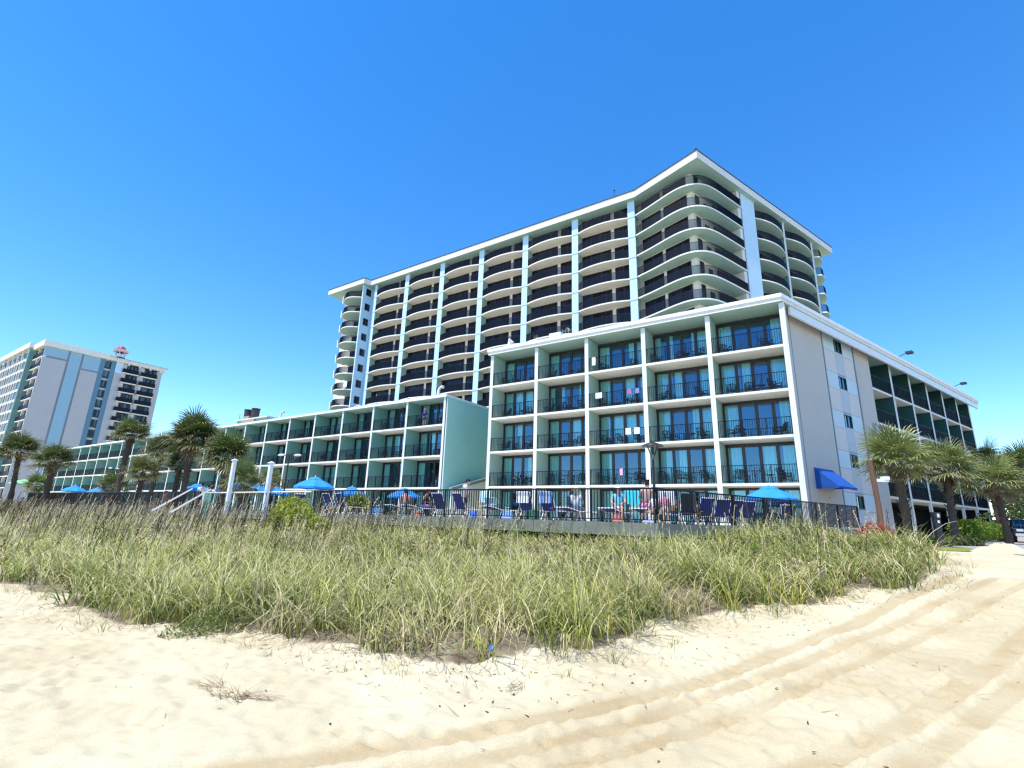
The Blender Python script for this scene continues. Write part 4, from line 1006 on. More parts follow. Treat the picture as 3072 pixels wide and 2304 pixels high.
# ------------------------------------------------------------------ balcony chairs
def chair_mesh(m):
    b = MB(); W = 0.27
    for x in (-W, W):
        b.tube([(x, -0.25, 0), (x, -0.23, 0.66)], 0.024, 5); b.tube([(x, 0.26, 0), (x, 0.22, 0.64)], 0.024, 5); b.tube([(x, -0.27, 0.64), (x, 0.25, 0.66)], 0.03, 5)
    b.box(-W, W, -0.25, 0.25, 0.40, 0.435)
    n = 7
    for i in range(n):
        x = -W + 2 * W * i / (n - 1); top = 0.88 + 0.07 * math.sin(math.pi * i / (n - 1))
        b.tube([(x * 0.85, 0.24, 0.42), (x, 0.36, top)], 0.02, 4)
    b.tube([(-W, 0.36, 0.88), (-W * .5, 0.37, 0.945), (W * .5, 0.37, 0.945), (W, 0.36, 0.88)], 0.025, 5)
    return b.mesh('balcony_chair', [m])
chm = chair_mesh(M['resin']); chw = chair_mesh(M['resin_white'])
tb = MB(); tb.lathe([(0.002, 0.52), (0.26, 0.52), (0.26, 0.55), (0.002, 0.55)], 12)
for i in range(3): a = i * 2.1; tb.tube([(0.05 * math.cos(a), 0.05 * math.sin(a), 0.52), (0.22 * math.cos(a), 0.22 * math.sin(a), 0)], 0.018, 5)
tbm = tb.mesh('side_table', [M['resin']])
r5 = random.Random(3)
BAYN = ['first', 'second', 'third', 'fourth', 'fifth']; FLN = ['lowest', 'second-lowest', 'third', 'top']
def hb_pt(x, y): p = C0 + UA * x + NA * y; return p
for j in range(4):
    for i in range(5):
        xs = [0.75, 3.2] if (i + j) % 3 else [0.7, 1.9, 3.3]
        for k, x in enumerate(xs):
            xx = x + r5.uniform(-0.2, 0.2); p = hb_pt(PX[i] + 0.3 + xx, 0.95 + r5.uniform(-0.15, 0.15))
            pos = ('left', 'right')[k] if len(xs) == 2 else ('left', 'middle', 'right')[k]
            o = link('balcony_chair', chm, None, (p[0], p[1], FL[j]), RA + r5.uniform(-1.2, 1.2) + (0 if k else 0.4))
            tag(o, 'dark %s chair, %s balcony row, %s bay of the five-storey front' % (pos, FLN[j], BAYN[i]), 'chair', 'dark chairs on the five-storey balconies')
        if (i * 3 + j) % 2 == 0:
            p = hb_pt(PX[i] + 0.3 + 2.55, 0.8)
            tag(link('side_table', tbm, None, (p[0], p[1], FL[j]), 0), 'dark side table, %s balcony row, %s bay of the five-storey front' % (FLN[j], BAYN[i]), 'table', 'dark tables on the five-storey balconies')
BN = ['rightmost', 'second', 'third', 'fourth', 'fifth', 'sixth']
for i in range(6):
    for j in range(1, 3):
        for k in range(2):
            p = L0 + UA * (-PIT * (i + 1) + LW + (1.0, 3.1)[k] + r5.uniform(-.3, .3)) + NA * (0.9)
            tag(link('balcony_chair', chm, None, (p[0], p[1], FL[j]), RA + r5.uniform(-1, 1)), 'dark %s chair, %s row of the long wing, %s bay from the mint gable' % (('left', 'right')[k], ('middle', 'top')[j - 1], BN[i]), 'chair', 'dark chairs on the long wing balconies')
# white chairs and bits seen through the tower rails
for (s, k, rz, pos) in ((-2.6, 5, 0.4, 'left'), (-1.9, 5, -0.3, 'middle'), (-1.3, 5, 1.0, 'right')):
    p = T1 + UA * (s - 7.66) + NA * 0.15
    tag(link('balcony_chair', chw, None, (p[0], p[1], ZF[k]), RA + rz), 'white %s chair of three crowded on one tower balcony' % pos, 'chair', 'white chairs on a tower balcony')
p = T1 + UA * (-13.9) + NA * 0.15
tag(link('balcony_chair', chw, None, (p[0], p[1], ZF[5]), RA + 2.0), 'white chair alone at the left of a tower balcony', 'chair', 'white chairs on a tower balcony')
# towels and bits hung over rails
def rail_towel(s, j, w, h, col, lab, back=False):
    p = C0 + UA * s - NA * 0.0
    b = MB(); n = 5
    for i in range(n):
        x0, x1 = w * i / n, w * (i + 1) / n; y0, y1 = -0.008 * math.sin(i * 2), -0.008 * math.sin((i + 1) * 2)
        b.face([(x0, 0.028 + y0, 1.085 - h), (x1, 0.028 + y1, 1.085 - h), (x1, 0.03, 1.085), (x0, 0.03, 1.085)]); b.face([(x0, 0.03, 1.085), (x1, 0.03, 1.085), (x1, 0.095, 1.085), (x0, 0.095, 1.085)]); b.face([(x0, 0.095, 1.085), (x1, 0.095, 1.085), (x1, 0.095, 1.085 - h * .7), (x0, 0.095, 1.085 - h * .7)])
    tag(b.build('towel', cmat(col), None, (p[0], p[1], FL[j]), RA), lab, 'towel', 'towels hung over balcony rails')
rail_towel(-12.55, 3, 0.28, 0.62, (0.85, 0.85, 0.85), 'small white towel hung on the rail, top row, third bay')
rail_towel(-12.3, 2, 0.5, 0.42, (0.85, 0.85, 0.85), 'white towel hung on the rail, second row from top, third bay')
rail_towel(-10.1, 1, 0.40, 0.45, (0.75, 0.82, 0.88), 'pale towel, left of two on one rail, third bay')
rail_towel(-9.5, 1, 0.40, 0.45, (0.75, 0.82, 0.88), 'pale towel, right of two on one rail, third bay')
rail_towel(-9.9, 2, 0.30, 0.36, (0.45, 0.14, 0.34), 'magenta towel on the rail, second row from top, third bay')
rail_towel(-9.3, 2, 0.28, 0.36, (0.22, 0.24, 0.50), 'blue towel on the rail beside the magenta one, third bay')
rail_towel(-10.6, 0, 0.22, 0.45, (0.70, 0.38, 0.52), 'pink towel on the rail, lowest row, third bay')
p = T1 + UA * (XS - 1.3) - NA * 2.0
bmz = MB(); bmz.box(0, 0.85, -0.02, 0.02, 0.15, 1.1); tag(bmz.build('towel', cmat((0.85, 0.85, 0.85)), None, (p[0], p[1], ZF[6]), RA), 'white towel over a rail at the left end of the tower', 'towel', 'towels hung over balcony rails')

# ------------------------------------------------------------------ people
def skin_obj(name, nodes, edges, root, mats, parent, sub=1):
    names = list(nodes); idx = {n: i for i, n in enumerate(names)}
    me = bpy.data.meshes.new(name + '_cage'); me.from_pydata([nodes[n][0] for n in names], [(idx[a], idx[c]) for a, c in edges], [])
    o = bpy.data.objects.new(name + '_cage', me); COL.objects.link(o)
    o.modifiers.new('skin', 'SKIN').use_smooth_shade = True
    sv = me.skin_vertices[0].data if me.skin_vertices else None
    if sv is None:
        bpy.context.view_layer.objects.active = o
        me.attributes.new('skin', 'FLOAT', 'POINT')
    for n in names:
        r = nodes[n][1]; sv[idx[n]].radius = r if isinstance(r, tuple) else (r, r); sv[idx[n]].use_root = (n == root)
    o.modifiers.new('sub', 'SUBSURF').levels = sub; o.modifiers['sub'].render_levels = sub
    dg = bpy.context.evaluated_depsgraph_get()
    out = bpy.data.meshes.new_from_object(o.evaluated_get(dg)); out.name = name
    bpy.data.objects.remove(o); bpy.data.meshes.remove(me)
    out.materials.clear()
    for q in mats: out.materials.append(q)
    return link(name, out, parent)
def V(*a): return Vector(a)
def joints(pose):
    J = {}
    if pose.startswith('stand'):
        J.update(pelvis=V(0, 0, .94), belly=V(0, .01, 1.10), chest=V(0, 0, 1.30), neck=V(0, -.01, 1.47), chin=V(0, .015, 1.53), head=V(0, .025, 1.62), top=V(0, .0, 1.71))
        for s, x in (('l', -1), ('r', 1)):
            J.update({'sh' + s: V(.18 * x, 0, 1.41), 'el' + s: V(.25 * x, -.03, 1.14), 'wr' + s: V(.24 * x, .10, .91), 'hp' + s: V(.10 * x, 0, .90), 'kn' + s: V(.11 * x, .03, .49), 'an' + s: V(.11 * x, -.02, .09), 'to' + s: V(.13 * x, .15, .035)})
        if pose == 'stand_look':
            J['elr'] = V(.24, .14, 1.16); J['wrr'] = V(.10, .33, 1.08); J['chest'] += V(0, .03, 0); J['neck'] += V(0, .06, -.01); J['chin'] += V(0, .1, -.02); J['head'] += V(0, .12, -.03); J['top'] += V(0, .11, -.03)
        if pose == 'stand_rail':
            for s, x in (('l', -1), ('r', 1)): J['el' + s] = V(.27 * x, .16, 1.18); J['wr' + s] = V(.22 * x, .38, 1.10)
    else:
        lean = {'sit': 0.0, 'sit_bend': 0.35, 'sit_low': 0.0, 'recline': -0.5}[pose]
        def sp(h, fwd=0.0): return V(0, -.05 + math.sin(lean) * h + fwd, .50 + math.cos(lean) * h)
        J.update(pelvis=V(0, -.03, .49), belly=sp(.17), chest=sp(.37), neck=sp(.54), chin=sp(.60, .02), head=sp(.69, .035), top=sp(.78, .01))
        for s, x in (('l', -1), ('r', 1)):
            c = sp(.48)
            J.update({'sh' + s: V(.18 * x, c.y, c.z), 'el' + s: V(.26 * x, c.y + .10, c.z - .24), 'wr' + s: V(.17 * x, c.y + .30, c.z - .30), 'hp' + s: V(.10 * x, .02, .47)})
            if pose == 'recline': J.update({'kn' + s: V(.12 * x, .42, .60), 'an' + s: V(.11 * x, .80, .44), 'to' + s: V(.12 * x, .86, .56)})
            else: J.update({'kn' + s: V(.15 * x, .42, .52), 'an' + s: V(.15 * x, .44, .10), 'to' + s: V(.16 * x, .60, .05)})
    return J
def person(lab, P, z, rz, pose, skin='skin', top=None, bottom=(0.1, 0.1, 0.12), hair='hair_dark', hat=None, brim=False, H=1.75, back_top=None, sleeves=0.55):
    J = joints(pose); sc = H / 1.75
    t = thing('person', lab, 'person', (P[0], P[1], z), rz, 'people on the terrace and balconies' )
    t.scale = (sc, sc, sc)
    n = {k: (tuple(v), r) for (k, v), r in zip(J.items(), [0] * len(J))}
    rad = dict(pelvis=(.145, .115), belly=(.135, .10), chest=(.155, .11), neck=.058, chin=(.062, .075), head=(.078, .095), top=(.055, .065))
    for s in 'lr': rad.update({'sh' + s: .062, 'el' + s: .042, 'wr' + s: .028, 'hp' + s: .092, 'kn' + s: .060, 'an' + s: .040, 'to' + s: .034})
    nodes = {k: (tuple(v), rad[k]) for k, v in J.items()}
    edges = [('pelvis', 'belly'), ('belly', 'chest'), ('chest', 'neck'), ('neck', 'chin'), ('chin', 'head'), ('head', 'top')]
    hd = J['head']; nodes['nose'] = (tuple(hd + V(0, .115, -.015)), .016); edges.append(('head', 'nose'))
    for s, x in (('l', -1), ('r', 1)):
        nodes['ear' + s] = (tuple(hd + V(.085 * x, -.005, -.005)), .022); edges.append(('head', 'ear' + s))
        edges += [('chest', 'sh' + s), ('sh' + s, 'el' + s), ('el' + s, 'wr' + s), ('pelvis', 'hp' + s), ('hp' + s, 'kn' + s), ('kn' + s, 'an' + s), ('an' + s, 'to' + s)]
        d = (J['wr' + s] - J['el' + s]).normalized(); side = d.cross(V(0, 0, 1)); side = side.normalized() if side.length > .1 else V(1, 0, 0); nrm = side.cross(d)
        pm = J['wr' + s] + d * .075; nodes['pm' + s] = (tuple(pm), .027); edges.append(('wr' + s, 'pm' + s))
        for q, (o_, L_) in enumerate(((-.03, .060), (-.010, .075), (.010, .072), (.029, .055))):
            k0 = pm + d * .035 + side * o_; k1 = k0 + d * L_ * .55 - nrm * .012; k2 = k1 + d * L_ * .4 - nrm * .026
            for e_, (kk, rr) in enumerate(((k0, .0095), (k1, .0085), (k2, .0075))): nodes['f%s%d%d' % (s, q, e_)] = (tuple(kk), rr)
            edges += [('pm' + s, 'f%s%d0' % (s, q)), ('f%s%d0' % (s, q), 'f%s%d1' % (s, q)), ('f%s%d1' % (s, q), 'f%s%d2' % (s, q))]
        th0 = J['wr' + s] + d * .045 - side * .038 * x; th1 = th0 + d * .035 - side * .018 * x
        nodes['t%s0' % s] = (tuple(th0), .011); nodes['t%s1' % s] = (tuple(th1), .009); edges += [('pm' + s, 't%s0' % s), ('t%s0' % s, 't%s1' % s)]
    skin_obj('body', nodes, edges, 'pelvis', [M[skin]], t)
    def cloth(name, keys, extra, add, col, edg, root):
        nd = {}
        for k in keys:
            r = rad[k]; nd[k] = (tuple(J[k]), tuple(a + add for a in r) if isinstance(r, tuple) else r + add)
        nd.update(extra); skin_obj(name, nd, edg, root, [cmat(col)], t)
    if top:
        ex = {}
        ed = [('pelvis', 'belly'), ('belly', 'chest'), ('chest', 'nk'), ('chest', 'shl'), ('chest', 'shr')]
        ex['nk'] = (tuple(J['chest'].lerp(J['neck'], .72)), .075)
        for s in 'lr': ex['sl' + s] = (tuple(J['sh' + s].lerp(J['el' + s], sleeves)), .062); ed.append(('sh' + s, 'sl' + s))
        cloth('shirt', ['pelvis', 'belly', 'chest', 'shl', 'shr'], ex, .016, top, ed, 'chest')
    if bottom:
        ex = {}; ed = [('pelvis', 'wst')]; ex['wst'] = (tuple(J['pelvis'].lerp(J['belly'], .45)), (.152, .118))
        for s in 'lr': ex['th' + s] = (tuple(J['hp' + s].lerp(J['kn' + s], .70)), .088); ed += [('pelvis', 'hp' + s), ('hp' + s, 'th' + s)]
        cloth('shorts', ['pelvis', 'hpl', 'hpr'], ex, .020, bottom, ed, 'pelvis')
    if hair:
        nd = {'a': (tuple(hd.lerp(J['top'], .25) + V(0, -.035, .01)), (.083, .085)), 'b': (tuple(J['top'] + V(0, -.012, -.005)), (.066, .075)), 'c': (tuple(hd + V(0, -.055, -.055)), (.066, .05))}
        skin_obj('hair', nd, [('c', 'a'), ('a', 'b')], 'a', [M[hair]], t)
    if hat:
        b = MB(); c = J['top'] + V(0, -.005, -.05)
        b.lathe([(.105, 0), (.103, .05), (.08, .095), (.03, .115), (.002, .118)], 14, tuple(c))
        if brim: b.lathe([(.10, .005), (.19, -.005), (.195, .005), (.10, .015)], 18, tuple(c))
        else:
            b.box(c.x - .075, c.x + .075, c.y + .08, c.y + .20, c.z - .004, c.z + .012)
        b.build('hat', cmat(hat), t, smooth=True)
    return t
inn = RA                                           # facing into the hotel
person('man standing at the fence in a dark cap and white shirt, dark shorts', (24.0 * math.sin(R(-4.85)), 24.0 * math.cos(R(-4.85))), 0.01, RA - 1.25, 'stand_look', top=(0.78, 0.72, 0.70), bottom=(0.03, 0.035, 0.05), hat=(0.02, 0.02, 0.024), hair='hair_dark')
person('seated person in a salmon pink shirt bending forward, back to the beach', dl(-13.35, 2.05), 0.0, inn + 1.15, 'sit_bend', top=(0.85, 0.30, 0.27), bottom=(0.25, 0.12, 0.45), hair='hair_dark')
person('seated person with dark hair and bare tanned arms bending over', dl(-12.15, 2.05), 0.0, inn - 0.3, 'sit_bend', skin='skin_tan', top=(0.03, 0.03, 0.035), bottom=(0.5, 0.25, 0.5), hair='hair_dark', sleeves=0.15)
person('sitter in a cream sun hat and pale blue shirt, back to the beach', dl(-3.95, 2.15), 0.0, inn + 0.1, 'sit', top=(0.60, 0.68, 0.78), bottom=(0.62, 0.52, 0.42), hat=(0.80, 0.70, 0.52), brim=True, hair='hair_fair', H=1.7)
person('man in a turquoise shirt and white cap sitting with folded arms', dl(-2.15, 2.1), 0.0, inn + math.pi + 0.3, 'sit', top=(0.15, 0.52, 0.62), bottom=(0.70, 0.66, 0.62), hat=(0.85, 0.85, 0.83), H=1.78)
person('bare-backed sitter in pink swimwear with dark hair', dl(-1.05, 2.2), 0.10, inn + 0.45, 'sit', top=None, bottom=(0.85, 0.25, 0.5), hair='hair_dark', H=1.95)
person('child with fair hair in a white top sitting beside the bare-backed sitter', dl(-0.5, 1.3), -0.02, inn + math.pi - 0.4, 'sit', top=(0.82, 0.80, 0.78), bottom=(0.05, 0.06, 0.14), hair='hair_fair', H=1.45)
person('child in a pink top standing by the black folding chair', dl(-0.12, 1.3), 0.0, inn + 0.2, 'stand', top=(0.86, 0.28, 0.52), bottom=(0.80, 0.62, 0.55), hair='hair_fair', H=1.05)
person('sunbather leaning back on the first lounger of the slanted row', dr(3.75, 2.3), 0.0, RA + 0.75, 'recline', top=None, bottom=(0.1, 0.1, 0.2), hair='hair_dark')
person('sunbather on the fourth lounger of the slanted row', dr(7.45, 2.2), 0.0, RA + 0.75, 'recline', skin='skin', top=None, bottom=(0.5, 0.5, 0.55), hair='hair_fair')
pb_ = L0 + UA * (-2.75) + NA * 0.55
person('man in royal blue jacket and pale cap on a top balcony of the long wing', pb_, FL[2], inn + 0.4, 'stand', top=(0.05, 0.06, 0.45), bottom=(0.05, 0.06, 0.3), hat=(0.75, 0.77, 0.78), sleeves=0.95, hair='hair_grey')
pb_ = T1 + UA * (-43.6) + NA * 0.2
person('small figure in a pale top leaning on the lowest left tower balcony', pb_, ZF[7], inn + 2.6, 'stand_rail', skin='skin', top=(0.75, 0.62, 0.55), bottom=(0.4, 0.3, 0.28), hair='hair_dark')
for k, (azd, rg, col, lab) in enumerate(((-30.9, 40, (0.85, 0.85, 0.86), 'distant bather in a white top behind the beach steps'), (-30.4, 42, (0.12, 0.5, 0.52), 'distant bather in a teal top behind the beach steps'), (-27.2, 44, (0.75, 0.15, 0.35), 'distant bather in a raspberry top behind the white posts'), (-33.6, 46, (0.8, 0.25, 0.2), 'distant bather in a red top left of the beach steps'))):
    person(lab, (rg * math.sin(R(azd)), rg * math.cos(R(azd))), -0.05, random.uniform(0, 6), 'stand' if k < 3 else 'sit', top=col, bottom=(0.1, 0.1, 0.2), hair='hair_dark')
# black folding chair, bags, cooler under the loungers
t = thing('folding_chair', 'tall black padded folding chair by the lamp post', 'chair', (*dl(0.45, 2.2), 0), RA + 0.2)
b = MB(); b.box(-.25, .25, -.30, -.25, .46, 1.05); b.build('backrest', M['black'], t, bevel=.02)
b = MB(); b.box(-.28, .28, -.24, .26, .38, .45); b.build('seat', M['black'], t, bevel=.02)
for x in (-.27, .27):
    b = MB(); b.tube([(x, -.28, .6), (x, .26, 0)], .016, 5); b.tube([(x, .2, .42), (x, -.3, 0)], .016, 5); b.build('leg', M['chrome'], t)
    b = MB(); b.box(x - .03, x + .03, -.24, .2, .62, .66); b.build('armrest', M['resin_white'], t)
def bag(P, lab, cat, col, w, d, h, col2=None, name='bag'):
    t = thing(name, lab, cat, (P[0], P[1], 0.0), RA + random.uniform(-.4, .4))
    b = MB(); b.prism([(-w, -d * .7), (w, -d * .7), (w * .9, d), (-w * .9, d)], 0.0, h); b.build('body', cmat(col), t, bevel=.03)
    b = MB(); b.tube([(-w * .5, 0, h - .02), (-w * .4, 0, h + .14), (w * .4, 0, h + .14), (w * .5, 0, h - .02)], .012, 5); b.build('handle', cmat(col2 or (0.8, 0.8, 0.8)), t)
bag(dl(-5.3, 1.1), 'dark green drinks cooler on the terrace edge', 'cooler', (0.02, 0.16, 0.08), .2, .14, .36, name='cooler')
bag(dl(-6.5, 1.0), 'light blue and white beach bag below the white towel', 'bag', (0.25, 0.45, 0.85), .24, .12, .30)
bag(dl(-1.75, 1.0), 'red and pink beach bag at the feet of the bare-backed sitter', 'bag', (0.55, 0.20, 0.20), .18, .10, .26, (0.9, 0.5, 0.5))
bag(dl(-11.5, 1.0), 'red beach bag by the dark haired sitter', 'bag', (0.50, 0.18, 0.15), .16, .10, .2)
bag(dl(-8.3, 1.0), 'blue beach bag beside the standing man', 'bag', (0.10, 0.25, 0.75), .2, .12, .28)
bag(dr(0.7, 0.8), 'pile of blue and white sandals and bag on the terrace corner', 'bag', (0.35, 0.50, 0.85), .3, .14, .10)
bag(dl(-14.9, 1.6), 'blue and white ice box behind the black fence', 'ice box', (0.12, 0.45, 0.85), .36, .22, .32, name='ice_box')
# low planters of flowers behind the fence
# ------------------------------------------------------------------ lamps, poles, signs
def lamp_post():
    p = (26.0 * math.sin(R(15.95)), 26.0 * math.cos(R(15.95)))
    t = thing('lamp_post', 'black lamp post with wide conical hat behind the terrace corner', 'lamp post', (*p, 0))
    b = MB(); b.tube([(0, 0, 0), (0, 0, .5), (0, 0, 3.05)], [.09, .07, .06], 10); b.build('post', M['black'], t)
    b = MB()
    for k in range(4): a = k * math.pi / 2 + .4; b.tube([(.03 * math.cos(a), .03 * math.sin(a), 3.0), (.10 * math.cos(a), .10 * math.sin(a), 3.25), (.36 * math.cos(a), .36 * math.sin(a), 3.74)], .018, 5)
    b.build('arms', M['black'], t)
    b = MB(); b.lathe([(.55, 3.72), (.50, 3.78), (.18, 3.90), (.05, 3.98), (.002, 4.0)], 20); b.lathe([(.55, 3.72), (.002, 3.74)], 20); b.build('lamp_shade', M['black'], t)
    b = MB(); b.lathe([(.05, 3.3), (.07, 3.4), (.07, 3.7)], 12); b.build('lamp_glass', M['flue'], t)
lamp_post()
def twin(azd, rg, z, lab):
    t = thing('twin_lamp', lab, 'lamp post', (rg * math.sin(R(azd)), rg * math.cos(R(azd)), 0), RA, 'twin headed lamps on the terrace')
    b = MB(); b.tube([(0, 0, 0), (0, 0, z)], .055, 8); b.tube([(-.9, 0, z + .02), (.9, 0, z - .02)], .03, 6); b.build('post', M['black'], t)
    for s in (-1, 1):
        b = MB(); b.lathe([(.002, 0), (.14, .03), (.16, .12), (.09, .2), (.002, .22)], 12)
        for i, (x, y, zz) in enumerate(b.v): b.v[i] = (x * 2.6 + s * 1.0, y, zz * .75 + z - .08 - s * .05)
        b.build('lamp_head', M['pvc'], t)
twin(-23.66, 40.0, 4.0, 'white twin-headed lamp in front of the long wing'); twin(-37.9, 74.0, 4.25, 'white twin-headed lamp behind the far palms')
pz = 21.0
t = thing('timber_pole', 'brown timber pole with a white floodlight in front of the right palms', 'pole', (23.0 * math.sin(R(35.85)), 23.0 * math.cos(R(35.85)), -.7))
b = MB(); b.tube([(0, 0, 0), (.02, 0, 1.6), (-.03, .02, 3.2)], [.10, .09, .085], 8); b.build('shaft', M['wood_brown'], t)
b = MB(); b.box(.06, .5, -.09, .09, 2.42, 2.52); b.box(.32, .52, -.11, .11, 2.50, 2.62); b.build('lamp_head', M['pvc'], t)
t = thing('meter_post', 'black bollard-like post with small pale panels by the mulch bed', 'post', (27.0 * math.sin(R(39.76)), 27.0 * math.cos(R(39.76)), -.65))
b = MB(); b.box(-.12, .12, -.08, .08, 0, 1.2); b.box(-.14, .14, -.10, .10, 1.2, 1.42); b.build('shaft', M['black'], t, bevel=.01)
b = MB(); b.box(-.02, .08, -.105, -.101, 1.22, 1.36); b.box(-.02, .06, -.085, -.081, 1.0, 1.1); b.build('panel', M['pvc'], t)
# ------------------------------------------------------------------ palms
def palm_crown(rad, n_leaf, seed, green=(0.10, 0.15, 0.035), skirt=0.10):
    g = np.random.default_rng(seed); Vs = []; Fs = []; Cs = []
    tot = n_leaf + int(n_leaf * skirt)
    for k in range(tot):
        dead = k >= n_leaf
        az = k * 2.39996 + g.uniform(-.3, .3)
        f = (k / max(1, n_leaf - 1)) if not dead else 1
        el = R(84 - 100 * f ** 0.85 + g.uniform(-12, 12)) if not dead else R(g.uniform(-80, -35))
        d = np.array([math.cos(az) * math.cos(el), math.sin(az) * math.cos(el), math.sin(el)])
        side = np.array([-math.sin(az), math.cos(az), 0.0]); up = np.cross(d, side) * -1
        if up[2] < 0 and not dead: up = -up
        vz = g.uniform(.78, 1.12) * (1 + .10 * math.sin(az * 2 + seed)); pet = rad * g.uniform(.34, .55) * vz * (0.55 if dead else 1); fan = rad * g.uniform(.48, .66) * vz * (0.6 if dead else 1)
        base = np.array([0, 0, 0.0]) + d * 0.08
        tip = base + d * pet + np.array([0, 0, -0.05 * rad])
        w = 0.018
        i0 = len(Vs); Vs += [base + side * w, base - side * w, tip - side * w * .7, tip + side * w * .7]; Fs.append((i0, i0 + 1, i0 + 2, i0 + 3))
        c = np.array(green) * g.uniform(.7, 1.35)
        if f > .6 and not dead: c = c * (1 - .45 * (f - .6) / .4) + np.array([.20, .17, .07]) * .45 * (f - .6) / .4
        if dead: c = np.array([.19, .13, .075]) * g.uniform(.6, 1.2)
        Cs.append(c * 1.1)
        nl = 26
        fold = g.uniform(.25, .5)
        for q in range(nl):
            a = R(-118 + 236 * q / (nl - 1)) + g.uniform(-.03, .03)
            L = fan * (0.70 + 0.30 * math.cos(a * 0.75)) * g.uniform(.88, 1.08)
            dirv = d * math.cos(a) + side * math.sin(a) - up * fold * abs(math.sin(a)) * .6
            dirv = dirv / np.linalg.norm(dirv)
            droop = np.array([0, 0, -1.0]) * L * g.uniform(.06, .36) * (0.5 if el > .9 else 1)
            p0 = tip; p1 = tip + dirv * L * .45 + droop * .10; p2 = tip + dirv * L * .78 + droop * .42; p3 = tip + dirv * L * .96 + droop
            wv = np.cross(dirv, up); wv = wv / (np.linalg.norm(wv) + 1e-9)
            w1 = 0.025 * rad / 1.6
            i0 = len(Vs)
            Vs += [p0 + wv * w1 * .35, p0 - wv * w1 * .35, p1 + wv * w1, p1 - wv * w1, p2 + wv * w1 * .7, p2 - wv * w1 * .7, p3 + wv * .004, p3 - wv * .004]
            Fs += [(i0, i0 + 1, i0 + 3, i0 + 2), (i0 + 2, i0 + 3, i0 + 5, i0 + 4), (i0 + 4, i0 + 5, i0 + 7, i0 + 6)]
            cc = c * g.uniform(.85, 1.2); yt = cc * .45 + np.array([.50, .44, .22]) * .55
            Cs += [cc, cc, yt]
    return np_mesh('crown', np.array(Vs), np.array(Fs), [M['palm_leaf']], np.array(Cs))
def palm(lab, azd, rg, zc, zg, rad, seed, lean=0.1, n=44, green=(0.10, 0.15, 0.035), tr=0.17, grp='palms by the hotel'):
    x, y = rg * math.sin(R(azd)), rg * math.cos(R(azd))
    t = thing('palm_tree', lab, 'palm tree', (x, y, zg), 0, grp)
    g = random.Random(seed); h = zc - zg; la = g.uniform(0, 6.3)
    pts = []; rs = []
    for i in range(12):
        f = i / 11; o = lean * h * (f ** 1.7) ; pts.append((math.cos(la) * (o - lean * h), math.sin(la) * (o - lean * h), h * f * .985)); rs.append(tr * (1.35 - .35 * min(1, f * 4)) * (1 + .07 * ((i * 7) % 3 - 1)) * (1 + .35 * max(0, f - .8) * 5 * .6))
    b = MB(); b.tube(pts, rs, 10)
    for i in range(int(h * 9)):
        f = .35 + .62 * i / (h * 9); k = f * 11; a_ = int(k); u = k - a_
        if a_ >= 11: break
        c = [pts[a_][q] * (1 - u) + pts[a_ + 1][q] * u for q in range(3)]; rr = rs[a_]
        an = i * 2.4; b.tube([(c[0] + math.cos(an) * rr * .8, c[1] + math.sin(an) * rr * .8, c[2] - .05), (c[0] + math.cos(an) * (rr + .10), c[1] + math.sin(an) * (rr + .10), c[2] + .12)], [.05, .018], 4)
    b.build('trunk', M['bark'], t)
    link('crown', palm_crown(rad, n, seed, green), t, (pts[-1][0], pts[-1][1], h))
    return t
palm('bushy palm on stout trunk in front of the street wing, nearer one', 37.75, 27.5, 2.9, -.7, 1.7, 1, .02, 44, (.22, .26, .075), .16)
palm('palm right of the nearest street wing palm, half hidden behind it', 41.0, 35.0, 3.2, -.65, 1.85, 2, .03, 42, (.21, .25, .075), .16)
palm('palm at the far corner of the street wing beside the parked car', 43.9, 44.0, 3.05, -.6, 2.1, 3, .03, 44, (.22, .255, .08), .17)
palm('dark palm crown behind the street wing corner palm', 43.6, 58.0, 5.6, -.6, 2.0, 4, .02, 40, (.06, .10, .025), .2)
palm('low bushy palm at the right border behind the parked car', 45.9, 56.0, 5.0, -.6, 2.3, 14, .02, 44, (.10, .14, .035), .2)
palm('palm with trunk bare below a ragged crown at the far left border', -44.2, 72.0, 5.2, 0, 2.35, 5, .06, 46, (.10, .13, .035), .20)
palm('short thick crowned palm left of the far pair of umbrellas', -41.95, 66.0, 4.15, 0, 2.1, 6, .03, 48, (.10, .13, .035), .26)
palm('tall palm rising above the long wing roof, left of the palm cluster', -37.2, 58.0, 6.55, 0, 1.85, 7, .10, 46, (.095, .13, .03), .24)
palm('slender trunked palm between the tall palm and the densest palm', -34.75, 55.0, 5.0, 0, 1.75, 8, .03, 42, (.085, .12, .03), .20)
palm('largest dense palm of the cluster before the long wing', -32.45, 50.0, 5.75, 0, 2.6, 9, .02, 70, (.07, .105, .025), .24)
palm('dense palm right of the largest palm, its fronds crossing the wing bays', -29.3, 46.0, 4.05, 0, 2.35, 10, .03, 62, (.085, .125, .03), .22)
palm('low yellowish palm below the slender trunked palm', -35.75, 50.0, 2.75, 0, 1.6, 11, .02, 40, (.15, .16, .05), .18)
palm('shadowed palm tucked below the largest palm', -33.0, 52.0, 3.7, 0, 1.6, 15, .02, 36, (.06, .095, .025), .18)
palm('stemless fan palm rosette below the left white post', -27.4, 38.0, 1.75, 0, 1.75, 12, 0, 34, (.13, .17, .055), .16)
palm('small young palm right of the right white post', -25.05, 43.0, 2.25, 0, 1.15, 13, 0, 30, (.17, .17, .05), .12)
palm('low fan palm bush at the foot of the tall left palm', -37.6, 62.0, 1.9, 0, 1.8, 16, 0, 34, (.085, .125, .035), .16)
palm('low fan palm bush by the green umbrella at far left', -42.6, 78.0, 2.0, 0, 1.8, 17, 0, 34, (.14, .19, .05), .16)
